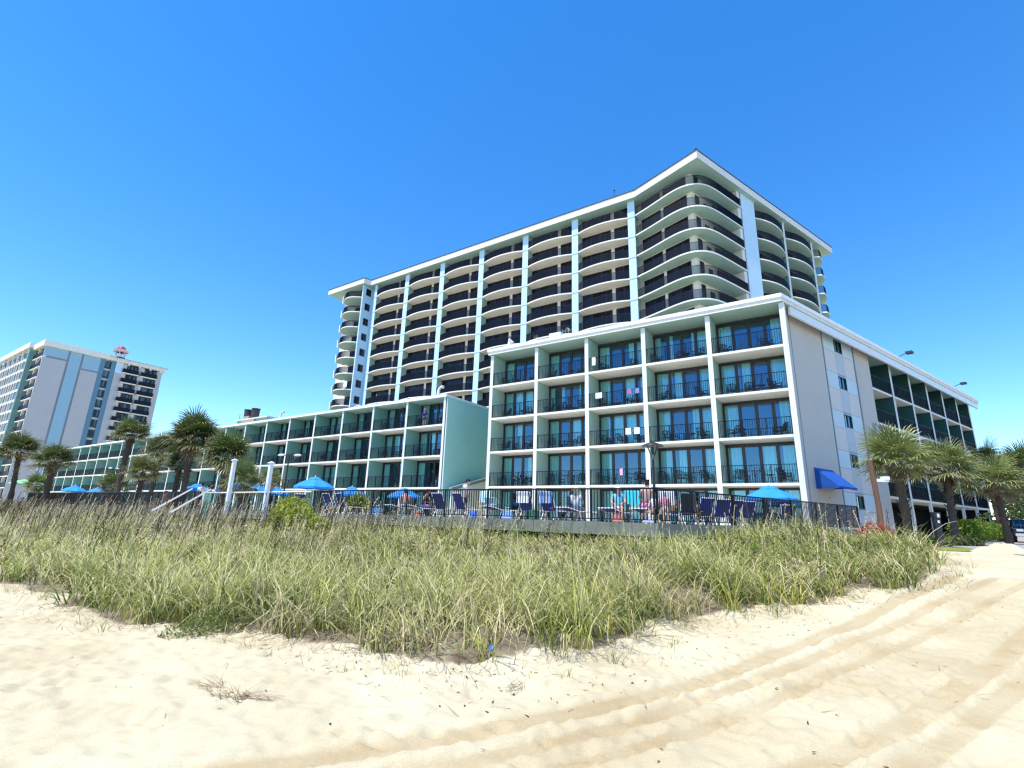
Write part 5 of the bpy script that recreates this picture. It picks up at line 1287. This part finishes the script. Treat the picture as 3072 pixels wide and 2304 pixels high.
# ------------------------------------------------------------------ leafy shrubs and trees
def leaf_cloud(name, blobs, n, size, col, seed, flat=False):
    g = np.random.default_rng(seed); tot = sum(b[3] * b[4] * b[5] for b in blobs) ; P = []; C = []
    for (x, y, z, rx, ry, rz) in blobs:
        k = max(8, int(n * rx * ry * rz / tot)); u = g.normal(size=(k, 3)); u /= np.linalg.norm(u, axis=1)[:, None]
        r = g.uniform(.55, 1.05, k) ** .6; bump = 1 + .22 * np.sin(u[:, 0] * 7 + x * 3) * np.sin(u[:, 1] * 6 + y) * np.sin(u[:, 2] * 5 + 1)
        p = u * (r * bump)[:, None] * np.array([rx, ry, rz]) + np.array([x, y, z]); P.append(p); C.append(np.tile(np.array(col) * g.uniform(.8, 1.2), (k, 1)) * g.uniform(.65, 1.45, (k, 1)))
    P = np.concatenate(P); C = np.concatenate(C); k = len(P)
    a = g.normal(size=(k, 3)); a /= np.linalg.norm(a, axis=1)[:, None]; b = g.normal(size=(k, 3)); b = np.cross(a, b); b /= np.linalg.norm(b, axis=1)[:, None]
    s = size * g.uniform(.6, 1.4, (k, 1))
    v = np.stack([P - a * s, P + b * s * .45, P + a * s, P - b * s * .45], 1).reshape(-1, 3)
    f = np.arange(4 * k).reshape(-1, 4)
    return np_mesh(name, v, f, [M['leaf']], C)
def shrub(name, lab, cat, P, z, blobs, n, size, col, seed, rz=0.0, stems=True, grp=None):
    t = thing(name, lab, cat, (P[0], P[1], z), rz, grp)
    link('foliage', leaf_cloud('foliage', blobs, n, size, col, seed), t)
    if stems:
        b = MB(); g = random.Random(seed)
        for (x, y, zz, rx, ry, rr) in blobs[:8]:
            b.tube([(x * .5, y * .5, -.1), (x, y, zz)], [.035, .012], 5)
        b.build('stem', M['bark2'], t)
    return t
shrub('round_shrub', 'bright yellow-green rounded shrub at the left end of the black fence', 'shrub', (23.5 * math.sin(R(-22.6)), 23.5 * math.cos(R(-22.6))), -.85,
      [(0, 0, .85, .85, .7, .65), (-.8, .2, .7, .7, .6, .55), (1.6, .1, .3, .6, .5, .4), (.75, -.1, .6, .6, .6, .55), (1.2, .2, .35, .6, .5, .4), (-1.2, .1, .4, .5, .5, .4)], 7000, .055, (.33, .36, .055), 31, RA)
shrub('potted_palm', 'yellow-green leafy plant behind the black fence, right of the small blue umbrella', 'plant', (31 * math.sin(R(-16.3)), 31 * math.cos(R(-16.3))), 0.0, [(0, 0, .75, .5, .45, .45), (.35, .1, .5, .35, .35, .3), (-.3, 0, .45, .35, .35, .3)], 900, .10, (.30, .34, .06), 33)
hA, hB = (44.0 * math.sin(R(41.15)), 44.0 * math.cos(R(41.15))), (62.0 * math.sin(R(43.85)), 62.0 * math.cos(R(43.85)))
hl = math.hypot(hB[0] - hA[0], hB[1] - hA[1])
shrub('hedge', 'long clipped bright green hedge in front of the street wing', 'hedge', hA, -.5, [(.3 + (hl - .6) * i / 21, random.uniform(-.12, .12), .68 + .06 * math.sin(i * 1.7), .75, .72, .66) for i in range(22)], 9000, .10, (.13, .20, .02), 32, math.atan2(hB[1] - hA[1], hB[0] - hA[0]))
for k, (azd, rg, lab) in enumerate(((41.3, 33.0, 'low grassy shrub on the mulch bed, right one'), (40.2, 32.0, 'low grassy shrub on the mulch bed, middle one'), (39.2, 30.5, 'low grassy shrub on the mulch bed, left one'))):
    shrub('low_shrub', lab, 'shrub', (rg * math.sin(R(azd)), rg * math.cos(R(azd))), -.62, [(0, 0, .22, .55, .45, .26), (.5, .1, .18, .4, .4, .2)], 500, .12, (.13, .15, .045), 40 + k, 0, False, 'shrubs on the mulch bed')
shrub('flower_bush', 'coral red flowering bush at the end of the black fence', 'shrub', (21.8 * math.sin(R(35.3)), 21.8 * math.cos(R(35.3))), -.55, [(0, 0, .55, .38, .35, .28), (.4, .1, .45, .3, .3, .25), (-.35, 0, .42, .25, .25, .2)], 900, .05, (.42, .10, .07), 45, 0)
def tree(lab, azd, rg, zg, blobs, n, size, col, seed, th):
    x, y = rg * math.sin(R(azd)), rg * math.cos(R(azd)); t = thing('broadleaf_tree', lab, 'tree', (x, y, zg), 0, 'trees beyond the street wing')
    b = MB(); g = random.Random(seed); b.tube([(0, 0, 0), (.1, .1, th * .5), (0, .1, th)], [.26, .2, .15], 8)
    for bl in blobs: b.tube([(0, .05, th * .75), (bl[0] * .5, bl[1] * .5, (th + bl[2]) / 2), bl[:3]], [.12, .07, .03], 5)
    b.build('trunk', M['bark2'], t); link('crown', leaf_cloud('crown', blobs, n, size, col, seed), t)
def rb(seed, n, w, h, z0, r0):
    g = random.Random(seed); return [(g.uniform(-w, w), g.uniform(-w * .6, w * .6), g.uniform(z0, z0 + h), r0 * g.uniform(.7, 1.2), r0 * g.uniform(.7, 1.2), r0 * g.uniform(.5, .9)) for _ in range(n)]
tree('olive green tree mass beyond the street at the right border', 46.6, 78, -.6, rb(1, 14, 5, 4.6, 3.6, 2.1), 7500, .17, (.13, .16, .055), 51, 4)
tree('pale green tree behind the street palms', 44.6, 88, -.6, rb(2, 12, 4.4, 3.8, 3.6, 2.0), 6000, .18, (.15, .19, .07), 52, 4)
tree('tall grey-green tree farthest beyond the street', 45.9, 104, -.6, rb(3, 14, 6, 4.5, 6.0, 2.6), 6500, .22, (.13, .17, .075), 53, 6)
tree('low dark tree under the street palms', 45.4, 66, -.6, rb(4, 9, 3.4, 1.6, 1.2, 1.2), 3600, .15, (.07, .10, .03), 54, 2)

# ------------------------------------------------------------------ dune grass
def blades(P, n_pts, L, lean0, droop, phi, w, col, tipc, taper=True):
    """P (n,3) roots; arrays of length, start lean, droop, heading, width and colours -> quads"""
    n = len(P); T = n_pts - 1
    pos = np.zeros((n, n_pts, 3)); pos[:, 0] = P; ang = lean0.copy()
    dirh = np.stack([np.cos(phi), np.sin(phi)], 1)
    for k in range(1, n_pts):
        st = L / T
        pos[:, k, 0] = pos[:, k - 1, 0] + dirh[:, 0] * np.sin(ang) * st; pos[:, k, 1] = pos[:, k - 1, 1] + dirh[:, 1] * np.sin(ang) * st; pos[:, k, 2] = pos[:, k - 1, 2] + np.cos(ang) * st
        ang = ang + droop / T * (0.6 + 0.8 * k / T)
    tw = phi + np.pi / 2 + rng.uniform(-.9, .9, n); sd = np.stack([np.cos(tw), np.sin(tw), np.zeros(n)], 1)
    f = np.linspace(0, 1, n_pts); ww = (1 - .88 * f ** 1.6) if taper else np.ones(n_pts)
    a = pos + sd[:, None] * (w[:, None] * ww)[..., None] / 2; b = pos - sd[:, None] * (w[:, None] * ww)[..., None] / 2
    v = np.stack([a, b], 2).reshape(-1, 3)
    base = (np.arange(n) * n_pts * 2)[:, None]; k = np.arange(T)[None] * 2
    q = np.stack([base + k, base + k + 1, base + k + 3, base + k + 2], -1).reshape(-1, 4)
    fm = ((np.arange(T) + .5) / T)[None, :, None]
    c = (col[:, None] * (1 - fm ** 1.5) + tipc[:, None] * fm ** 1.5).reshape(-1, 3)
    return v, q, c, pos
def scatter(n, x0, x1, y0, y1):
    x = rng.uniform(x0, x1, n); y = rng.uniform(y0, y1, n); m = in_grass(x, y); return x[m], y[m]
GV, GQ, GC = [], [], []; off = 0
def add_tufts(x, y, nb, spread, Lr, wr, dry=0.25):
    global off
    nt_ = len(x)
    dens = vnoise(x * 1.1 + 60, y * 1.1); k = np.repeat(np.arange(nt_), nb)
    n = len(k); r = spread * np.sqrt(rng.random(n)) * (0.7 + .6 * dens[k]); a = rng.uniform(0, 2 * np.pi, n)
    px, py = x[k] + r * np.cos(a), y[k] + r * np.sin(a); m = np.maximum(*dune_coords(px, py)[:2]) > .3
    k, r, a, px, py = k[m], r[m], a[m], px[m], py[m]; n = len(k)
    P = np.stack([px, py, ground(px, py) - .02], 1)
    hs = (0.50 + .55 * vnoise(x * .9 + 11, y * .9 + 5) + .55 * vnoise(x * .33 + 21, y * .33 + 15))[k]
    L = rng.uniform(*Lr, n) * hs
    wind = 2.3
    phi = np.where(rng.random(n) < .55, a + rng.normal(0, .5, n), wind + rng.normal(0, .9, n))
    lean = np.abs(rng.normal(.10, .16, n)) + .75 * r / spread * rng.random(n)
    droop = np.clip(rng.normal(2.05, .8, n), .2, 3.6)
    w = rng.uniform(*wr, n)
    gpal = np.array([[.08, .12, .010], [.18, .22, .018], [.36, .36, .06], [.08, .135, .018]])
    tuft_d = (rng.random(nt_) < dry)
    ci = rng.integers(0, 4, nt_)[k]; sw = rng.random(n) < .3; ci[sw] = rng.integers(0, 4, sw.sum()); c = gpal[ci] * rng.uniform(.75, 1.25, (n, 1))
    dm = (tuft_d[k] & (rng.random(n) < .7)) | (rng.random(n) < .16)
    c[dm] = np.array([.52, .43, .24]) * rng.uniform(.65, 1.3, (dm.sum(), 1))
    tip = c * .40 + np.array([.98, .90, .40]) * .60 * rng.uniform(.15, 1.35, (n, 1))  # dry tips, also brightened over dark bases as painted highlight and depth shade
    v, q, cc, _ = blades(P, 5, L, lean, droop, phi, w, c, tip)
    GV.append(v); GQ.append(q + off); GC.append(cc); off += len(v)
x, y = scatter(1700, -14, 8, 4, 17); m = np.hypot(x, y) < 11.5; add_tufts(x[m], y[m], 40, .24, (.45, 1.1), (.009, .020))
x, y = scatter(3000, -22, 17, 8, 26); m = (np.hypot(x, y) >= 11.0) & (np.hypot(x, y) < 21); add_tufts(x[m], y[m], 32, .30, (.48, 1.05), (.014, .028), .3)
x, y = scatter(5200, -62, 24, 10, 60); m = (np.hypot(x, y) >= 19); add_tufts(x[m], y[m], 22, .42, (.5, 1.05), (.022, .042), .32)
# loose fringe on the open sand
fx = rng.uniform(-13, 11, 9000); fy = rng.uniform(4.5, 14, 9000)
near_ = in_grass(fx, fy + .0) ; g2_ = in_grass(fx + .2, fy + .75) | in_grass(fx - .5, fy + .6); m = (~near_) & g2_ & (rng.random(9000) < .055); add_tufts(fx[m], fy[m], 9, .10, (.16, .42), (.005, .009), .5)
go = link('dune_grass', np_mesh('dune_grass', np.concatenate(GV), np.concatenate(GQ), [M['grass']], np.concatenate(GC))); kind(go, 'stuff'); go['label'] = 'dense arching yellow-green dune grass covering the slope before the terrace'
# dead brown thatch low among the tufts, colour darkened as shade for the gaps
x, y = scatter(26000, -16, 14, 5, 22); m = np.hypot(x, y) < 19; x, y = x[m], y[m]; n = len(x)
P = np.stack([x, y, ground(x, y)], 1); c = np.array([.085, .06, .035]) * rng.uniform(.5, 1.6, (n, 1))
v, q, cc, _ = blades(P, 4, rng.uniform(.12, .4, n), rng.uniform(.3, 1.2, n), rng.uniform(.1, .9, n), rng.uniform(0, 6.3, n), rng.uniform(.004, .009, n), c, c * 1.2)
th = kind(link('dead_grass', np_mesh('dead_grass', v, q, [M['dry']], cc)), 'stuff')
ex, ey = rng.uniform(-13, 11, 60000), rng.uniform(4, 14, 60000); m = ~in_grass(ex, ey)
for ox, oy, pr in ((0, .35, .5), (-.3, .3, .5), (.1, .7, .25), (-.5, .6, .25)): m = m & True
nearm_ = in_grass(ex, ey + .35) | in_grass(ex - .3, ey + .3); far_ = in_grass(ex + .1, ey + .8) | in_grass(ex - .5, ey + .65)
m = m & ((nearm_ & (rng.random(60000) < .38)) | (far_ & (rng.random(60000) < .10))); ex, ey = ex[m], ey[m]; n = len(ex)
P = np.stack([ex, ey, ground(ex, ey) + .01], 1); c = np.where(rng.random((n, 1)) < .6, np.array([.24, .15, .11]), np.array([.30, .24, .12])) * rng.uniform(.5, 1.4, (n, 1))
v, q, cc, _ = blades(P, 4, rng.uniform(.08, .32, n), rng.uniform(.7, 1.5, n), rng.uniform(-.2, .5, n), rng.uniform(0, 6.3, n), rng.uniform(.004, .009, n), c, c * 1.3)
kind(link('dead_grass', np_mesh('dead_grass', v, q, [M['dry']], cc)), 'stuff')
# creeping ground cover showing bright green between the tufts near the terrace
x, y = scatter(5200, -6, 14, 7, 22); dd = np.maximum(*dune_coords(x, y)[:2]); m = (vnoise(x * .5 + 80, y * .5) > .55) & (dd < 6.0); x, y = x[m], y[m]; n = len(x)
Pc = np.stack([x, y, ground(x, y) + rng.uniform(.25, .62, n)], 1); bl_ = []
a = rng.normal(size=(n * 4, 3)); a[:, 2] *= .5; a /= np.linalg.norm(a, axis=1)[:, None]; b_ = np.cross(a, rng.normal(size=(n * 4, 3))); b_ /= np.linalg.norm(b_, axis=1)[:, None]
Pp = np.repeat(Pc, 4, 0) + rng.normal(0, .09, (n * 4, 3)); s_l = rng.uniform(.02, .045, (n * 4, 1))
v = np.stack([Pp - a * s_l, Pp + b_ * s_l * .6, Pp + a * s_l, Pp - b_ * s_l * .6], 1).reshape(-1, 3)
kind(link('ground_cover', np_mesh('ground_cover', v, np.arange(len(v)).reshape(-1, 4), [M['leaf']], np.array([.17, .24, .03]) * rng.uniform(.7, 1.3, (n * 4, 1)))), 'stuff')
# tall dry sea oat stems
sx, sy = scatter(30000, -62, 16, 6, 60); dA, dB, t_, s_ = dune_coords(sx, sy)
pk = np.where(s_ < -6, 1.0, .20 + .25 * ss((-s_) / 6)) * np.clip(1.25 - dA / 9.5, .10, 1); m = rng.random(len(sx)) < pk * np.where(np.hypot(sx, sy) > 30, .8, 1); sx, sy = sx[m], sy[m]; n = len(sx)
rr_ = np.hypot(sx, sy); P = np.stack([sx, sy, ground(sx, sy)], 1); L = rng.uniform(.85, 1.45, n) * np.where(rng.random(n) < .15, 1.4, 1)
c = np.array([.075, .06, .045]) * rng.uniform(.6, 1.7, (n, 1)); c[rng.random(n) < .42] = np.array([.55, .48, .32])
v, q, cc, pos = blades(P, 5, L, np.abs(rng.normal(.10, .10, n)), rng.uniform(0, .55, n), 0.55 + rng.normal(0, .8, n), np.clip(rr_ * .0008, .007, .03), c, c, False)
SV, SQ, SC = [v], [q], [cc]; o_ = len(v)
hk = rng.random(n) < .8; tipp = pos[hk]; nn = len(tipp)
for e in range(9):
    f = .70 + .30 * e / 8; kk = f * 4; a_ = np.minimum(3, int(kk)); u = kk - a_
    c0 = tipp[:, a_] * (1 - u) + tipp[:, a_ + 1] * u; dr_ = rng.normal(size=(nn, 3)); dr_[:, 2] = -.5; dr_ /= np.linalg.norm(dr_, axis=1)[:, None]
    sd = np.cross(dr_, rng.normal(size=(nn, 3))); sd /= np.linalg.norm(sd, axis=1)[:, None]; s1 = .040; s2 = .012
    v2 = np.stack([c0, c0 + dr_ * s1 + sd * s2, c0 + dr_ * s1 * 2, c0 + dr_ * s1 - sd * s2], 1).reshape(-1, 3); SV.append(v2); SQ.append(np.arange(len(v2)).reshape(-1, 4) + o_); o_ += len(v2); SC.append(c[hk] * np.array([1.1, .95, .75]))
so = kind(link('sea_oat_stems', np_mesh('sea_oat_stems', np.concatenate(SV), np.concatenate(SQ), [M['dry']], np.concatenate(SC))), 'stuff')
# small green creeper mat at the sand edge
pc = (-4.2, 7.2)
shrub('creeper_mat', 'small low dark green mat of creeper at the sand edge, lower left', 'plant', pc, float(ground(np.array([pc[0]]), np.array([pc[1]]))[0]) - .03, [(0, 0, .06, .28, .22, .16), (.25, .12, .10, .3, .24, .22), (.5, .25, .14, .32, .26, .26), (-.15, -.03, .03, .16, .14, .08)], 5200, .016, (.17, .20, .05), 61, .5, False)
# leaf bits, twigs and dry wrack on the sand
lv, lq, lc = [], [], []; o_ = 0
n = 5200; lx, ly = rng.uniform(-9, 11, n), rng.uniform(2.3, 13, n); dA, dB, *_ = dune_coords(lx, ly)
edge = np.maximum(dA - 11.5, dB - 5.6); m = (~in_grass(lx, ly)) & (rng.random(n) < np.where(edge < 1.3, .9, .10)); lx, ly = lx[m], ly[m]; n = len(lx)
lz = ground(lx, ly) + fine(lx.copy(), ly.copy()) * ss((14 - np.hypot(lx * .8, ly)) / 3)
L = rng.uniform(.022, .06, n); long_ = rng.random(n) < .16; L[long_] = rng.uniform(.10, .32, long_.sum()); ph = rng.uniform(0, 6.3, n)
P = np.stack([lx, ly, lz + .006], 1); c = np.where(rng.random((n, 1)) < .55, np.array([.03, .028, .025]), np.array([.17, .11, .06])) * rng.uniform(.7, 1.4, (n, 1))
v, q, cc, _ = blades(P, 4, L, np.full(n, 1.42), rng.uniform(-.35, .3, n), ph, np.where(long_, .006, rng.uniform(.010, .022, n)), c, c)
kind(link('beach_litter', np_mesh('beach_litter', v, q, [M['dry']], cc)), 'stuff')
def wrack(P, lab, w, n, seed, rz):
    g = np.random.default_rng(seed); x = g.normal(0, w * .45, n); y = g.normal(0, .045, n) + .08 * np.sin(x * 5); z0 = float(ground(np.array([P[0]]), np.array([P[1]]))[0])
    Pp = np.stack([x, y, np.full(n, .012) + np.abs(g.normal(0, .012, n))], 1); c = np.array([.20, .11, .045]) * g.uniform(.5, 1.5, (n, 1))
    v, q, cc, _ = blades(Pp, 4, g.uniform(.06, .24, n), g.uniform(1.2, 1.6, n), g.uniform(-.35, .25, n), g.choice([0, 3.14], n) + g.normal(0, .5, n), g.uniform(.003, .007, n), c, c)
    fzv = float(fine(np.array([P[0]]), np.array([P[1]]))[0]); o = link('seaweed_wrack', np_mesh('seaweed_wrack', v, q, [M['dry']], cc), None, (P[0], P[1], z0 + fzv), rz); tag(o, lab, 'seaweed')
wrack((-2.28, 5.02), 'brown tangled strand of dry wrack on the sand at lower left', .40, 120, 71, -.45)
wrack((-2.75, 5.35), 'short rusty tuft of dry wrack behind the longer strand', .14, 45, 72, -.3)
wrack((.12, 5.75), 'small rusty twig cluster on the sand below the grass', .12, 30, 73, 1.0)
zz = float(ground(np.array([-.15]), np.array([6.55]))[0])
b = MB(); b.lathe([(.002, 0), (.07, .01), (.10, .07), (.07, .14), (.02, .18), (.002, .17)], 9)
for i, (x, y, z) in enumerate(b.v): b.v[i] = (.30 * x * (1 + .35 * math.sin(i * 2.1)), .30 * y * (1 + .3 * math.cos(i * 1.7)), .36 * z * (1 + .2 * math.sin(i)))
tag(b.build('plastic_scrap', cmat((.10, .24, .50), .4), None, (-.15, 6.55, zz + .05)), 'crumpled blue plastic scrap caught in the grass edge', 'litter')

# ------------------------------------------------------------------ street side: road, kerb, mulch bed, parked car
def pol(azd, rg): return (rg * math.sin(R(azd)), rg * math.cos(R(azd)))
def sheet(name, pts, z, m, k='structure'):
    b = MB(); b.face([(x, y, z) for x, y in pts]); o = b.build(name, m)
    if k: kind(o, k)
    return o
ZG = -.6
rdA = V0 + UB * 14 - NB * 2.6
def st(t, o): p = V0 + UB * t - NB * o; return (p[0], p[1])
sheet('road', [st(7.4, 7.1), st(10.9, 5.8), st(15.8, 3.3), st(20.5, 1.75), st(27, .8), st(40, -1.9), st(110, -9), st(110, 30), st(24, 34), st(6, 12)], ZG + .012, M['asphalt'])
sheet('road_marking', [st(17.7, 3.5), st(18.0, 3.5), st(24.0, 9.5), st(23.7, 9.5)], ZG + .018, M['road_white'])
sheet('road_marking', [st(27.5, 2.2), st(27.8, 2.2), st(32, 7.5), st(31.7, 7.5)], ZG + .018, M['road_white'])
sheet('lawn', [st(8.2, 5.0), st(9.0, 6.0), st(11.2, 5.6), st(15.7, 3.25), st(15.0, 2.4), st(11.5, 3.4)], ZG + .016, mat('short_lawn', (.20, .24, .04), .9, .3, 8, .8, 60))
kb = MB()
kl = [st(15.2, 2.6), st(20.5, 1.7), st(27, .75), st(34, -.65), st(35.5, -2.2)]
for a, c in zip(kl, kl[1:]):
    d = Vector((c[0] - a[0], c[1] - a[1])); nn_ = Vector((-d.y, d.x)).normalized() * .18; kb.prism([a, c, (c[0] + nn_.x, c[1] + nn_.y), (a[0] + nn_.x, a[1] + nn_.y)], ZG - .1, ZG + .15)
kind(kb.build('kerb', M['kerb']), 'structure')
yk = MB(); a, c = st(36.3, -.7), st(40.5, -.9); d = Vector((c[0] - a[0], c[1] - a[1])); nn_ = Vector((-d.y, d.x)).normalized() * .5
yk.prism([a, c, (c[0] + nn_.x, c[1] + nn_.y), (a[0] + nn_.x, a[1] + nn_.y)], ZG - .05, ZG + .17); kind(yk.build('kerb_paint', M['yellow']), 'structure')
sheet('mulch_bed', [st(12.5, 1.8), st(15.2, 2.5), st(20.5, 1.5), st(27, .55), st(34, -.9), st(35, -2.6), st(13, -2.4)], ZG + .05, M['mulch'])
sheet('pavement', [st(36, -1.0), st(42, -1.9), st(70, -4.5), st(70, -6), st(35.4, -2.7)], ZG + .10, M['kerb'])
hg = np.linspace(-1, 1, 30); HX, HY = np.meshgrid(hg, hg); HZ_ = .34 * np.clip(1 - (HX ** 2 + HY ** 2), 0, 1) ** 1.3 * (1 + .5 * (vnoise(HX * 3 + 5, HY * 3) - .5)) - .03
ii = np.arange(900).reshape(30, 30); ff = np.stack([ii[:-1, :-1], ii[:-1, 1:], ii[1:, 1:], ii[1:, :-1]], -1).reshape(-1, 4)
p = st(10.0, 6.1); so = link('sand_heap', np_mesh('sand_heap', np.stack([HX.ravel() * 1.9, HY.ravel() * .9, HZ_.ravel()], 1), ff, [M['sand']], smooth=True), None, (p[0], p[1], ZG - .02), RB); kind(so, 'structure')
# leaning dry stalk
b = MB(); b.tube([(0, 0, 0), (.55, .1, .55), (1.0, .2, .85), (1.35, .25, .95)], [.015, .013, .010, .006], 6); p = pol(38.2, 24.0)
tag(b.build('dry_stalk', mat('dry_cane', (.42, .36, .28), .8, .1, 5), None, (p[0], p[1], -.55), RA + .2), 'pale bent stalk leaning before the street wing pillars', 'stalk')
def car():
    p = pol(45.05, 57.0); t = thing('parked_car', 'dark blue pickup-like car parked at the right border, nose towards the beach', 'car', (p[0], p[1], ZG + .012), RB + math.pi + .28)
    # local x forward
    def body(profile, w, name, m, inset_top=0.0, z_in=9):
        b = MB(); n = len(profile); 
        for s in (-1, 1):
            b.v += [(x, s * (w - (inset_top if z > z_in else 0)), z) for x, z in profile]
        b.f.append(tuple(range(n))); b.f.append(tuple(range(2 * n - 1, n - 1, -1))); b.m += [0, 0]
        for k in range(n): l = (k + 1) % n; b.f.append((k, k + n, l + n, l)); b.m.append(0)
        return b.build(name, m, t, bevel=.04)
    body([(2.25, .45), (2.35, .75), (2.28, 1.02), (1.0, 1.12), (-2.2, 1.12), (-2.35, .9), (-2.3, .45)], .93, 'body', M['car_paint'])
    body([(1.05, 1.125), (.35, 1.72), (-1.9, 1.74), (-2.15, 1.125)], .88, 'cabin', M['car_paint'], .14, 1.3)
    b = MB(); b.face([(1.0, -.76, 1.17), (1.0, .76, 1.17), (.42, .66, 1.68), (.42, -.66, 1.68)])
    for i in range(4): b.v[i] = (b.v[i][0] + .035, b.v[i][1], b.v[i][2] + .02)
    b.build('windscreen', M['car_glass'], t)
    for s in (-1, 1):
        b = MB(); b.face([(.72, s * .875, 1.2), (.30, s * .785, 1.64), (-1.8, s * .785, 1.64), (-1.95, s * .875, 1.2)]); b.v = [(x, y + s * .012, z) for x, y, z in b.v]; b.build('side_window', M['car_glass'], t)
        b = MB(); b.box(2.26, 2.35, s * .55 - .2, s * .55 + .2, .80, .98); b.build('headlight', M['chrome'], t, bevel=.02)
        b = MB(); b.tube([(.75, s * .93, 1.2), (.75, s * 1.08, 1.24)], .03, 6); b.box(.70, .80, s * 1.12 - .1, s * 1.12 + .1, 1.16, 1.34); b.build('mirror', M['car_paint'], t)
        for x in (1.45, -1.4):
            b = MB(); b.lathe([(.20, -.11), (.36, -.11), (.38, -.07), (.38, .07), (.36, .11), (.20, .11)], 20); b.v = [(x + a, s * .84 + z, .38 + c) for a, c, z in b.v]; w = b.build('wheel', M['rubber'], t)
            b = MB(); b.lathe([(.002, .07), (.08, .09), (.20, .06), (.21, .11)], 16); b.v = [(x + a, s * (.84 + z), .38 + c) for a, c, z in b.v]; b.build('rim', M['chrome'], w)
    b = MB(); b.box(2.27, 2.42, -.85, .85, .46, .66); b.build('bumper', M['chrome'], t, bevel=.03)
    b = MB(); b.box(2.33, 2.352, -.30, .30, .74, .98)
    for i in range(6): b.box(2.352, 2.36, -.29 + i * .1, -.25 + i * .1, .75, .97)
    b.build('grille', M['black'], t)
car()
# low wall and lit shop ground beyond the palms
t = thing('garden_wall', 'low grey boundary wall behind the street palms', 'wall', (*pol(45.0, 74.0), 0), RA)
b = MB(); b.box(-12, 14, 0, .25, -.8, 1.3); b.build('wall', M['grey_wall'], t); b = MB(); b.box(-12.1, 14.1, -.05, .3, 1.3, 1.42); b.build('coping', M['kerb'], t)
for o in list(t.children): pass

# ------------------------------------------------------------------ light, sky, camera
SUN_AZ, SUN_EL = 226.0, 68.0
sun = bpy.data.lights.new('sun', 'SUN'); sun.energy = 3.1; sun.angle = R(.53); sun.color = (1.0, .95, .87)
so = bpy.data.objects.new('sun', sun); COL.objects.link(so)
d = Vector((math.sin(R(SUN_AZ)) * math.cos(R(SUN_EL)), math.cos(R(SUN_AZ)) * math.cos(R(SUN_EL)), math.sin(R(SUN_EL))))
so.rotation_euler = d.to_track_quat('Z', 'Y').to_euler(); so.location = (0, 0, 60)
w = bpy.data.worlds.new('World'); S.world = w; w.use_nodes = True; nt = w.node_tree
sky = nt.nodes.new('ShaderNodeTexSky'); sky.sky_type = 'NISHITA'; sky.sun_disc = False; sky.sun_elevation = R(SUN_EL); sky.sun_rotation = R(SUN_AZ)
sky.altitude = 0; sky.air_density = 1.0; sky.dust_density = 0.0; sky.ozone_density = 3.5
bg = nt.nodes['Background']; bg.inputs['Strength'].default_value = 0.15
hs = nt.nodes.new('ShaderNodeHueSaturation'); hs.inputs['Saturation'].default_value = 1.32; hs.inputs['Hue'].default_value = 0.503; nt.links.new(sky.outputs[0], hs.inputs['Color']); nt.links.new(hs.outputs[0], bg.inputs['Color'])
cam = bpy.data.cameras.new('camera'); co = bpy.data.objects.new('camera', cam); COL.objects.link(co); S.camera = co
pt, rl = R(15.08734), R(1.76943)
Fv = Vector((0, math.cos(pt), math.sin(pt))); Uv = Vector((0, -math.sin(pt), math.cos(pt))); Xv = Vector((1, 0, 0))
X2 = math.cos(rl) * Xv + math.sin(rl) * Uv; U2 = -math.sin(rl) * Xv + math.cos(rl) * Uv
co.matrix_world = Matrix(((X2.x, U2.x, -Fv.x, 0), (X2.y, U2.y, -Fv.y, 0), (X2.z, U2.z, -Fv.z, 0), (0, 0, 0, 1)))
cam.sensor_width = 36; cam.sensor_fit = 'HORIZONTAL'; cam.lens = 1499.83 / 3072 * 36; cam.clip_start = .05; cam.clip_end = 6000
S.view_settings.view_transform = 'Standard'; S.view_settings.look = 'None'; S.view_settings.exposure = 1.0; S.view_settings.gamma = 1.0
S.render.film_transparent = False
S.cycles.max_bounces = 8; S.cycles.diffuse_bounces = 3; S.cycles.transparent_max_bounces = 16; S.cycles.use_denoising = True; S.cycles.filter_width = 1.3; S.cycles.use_adaptive_sampling = False; S.cycles.sample_clamp_indirect = 4
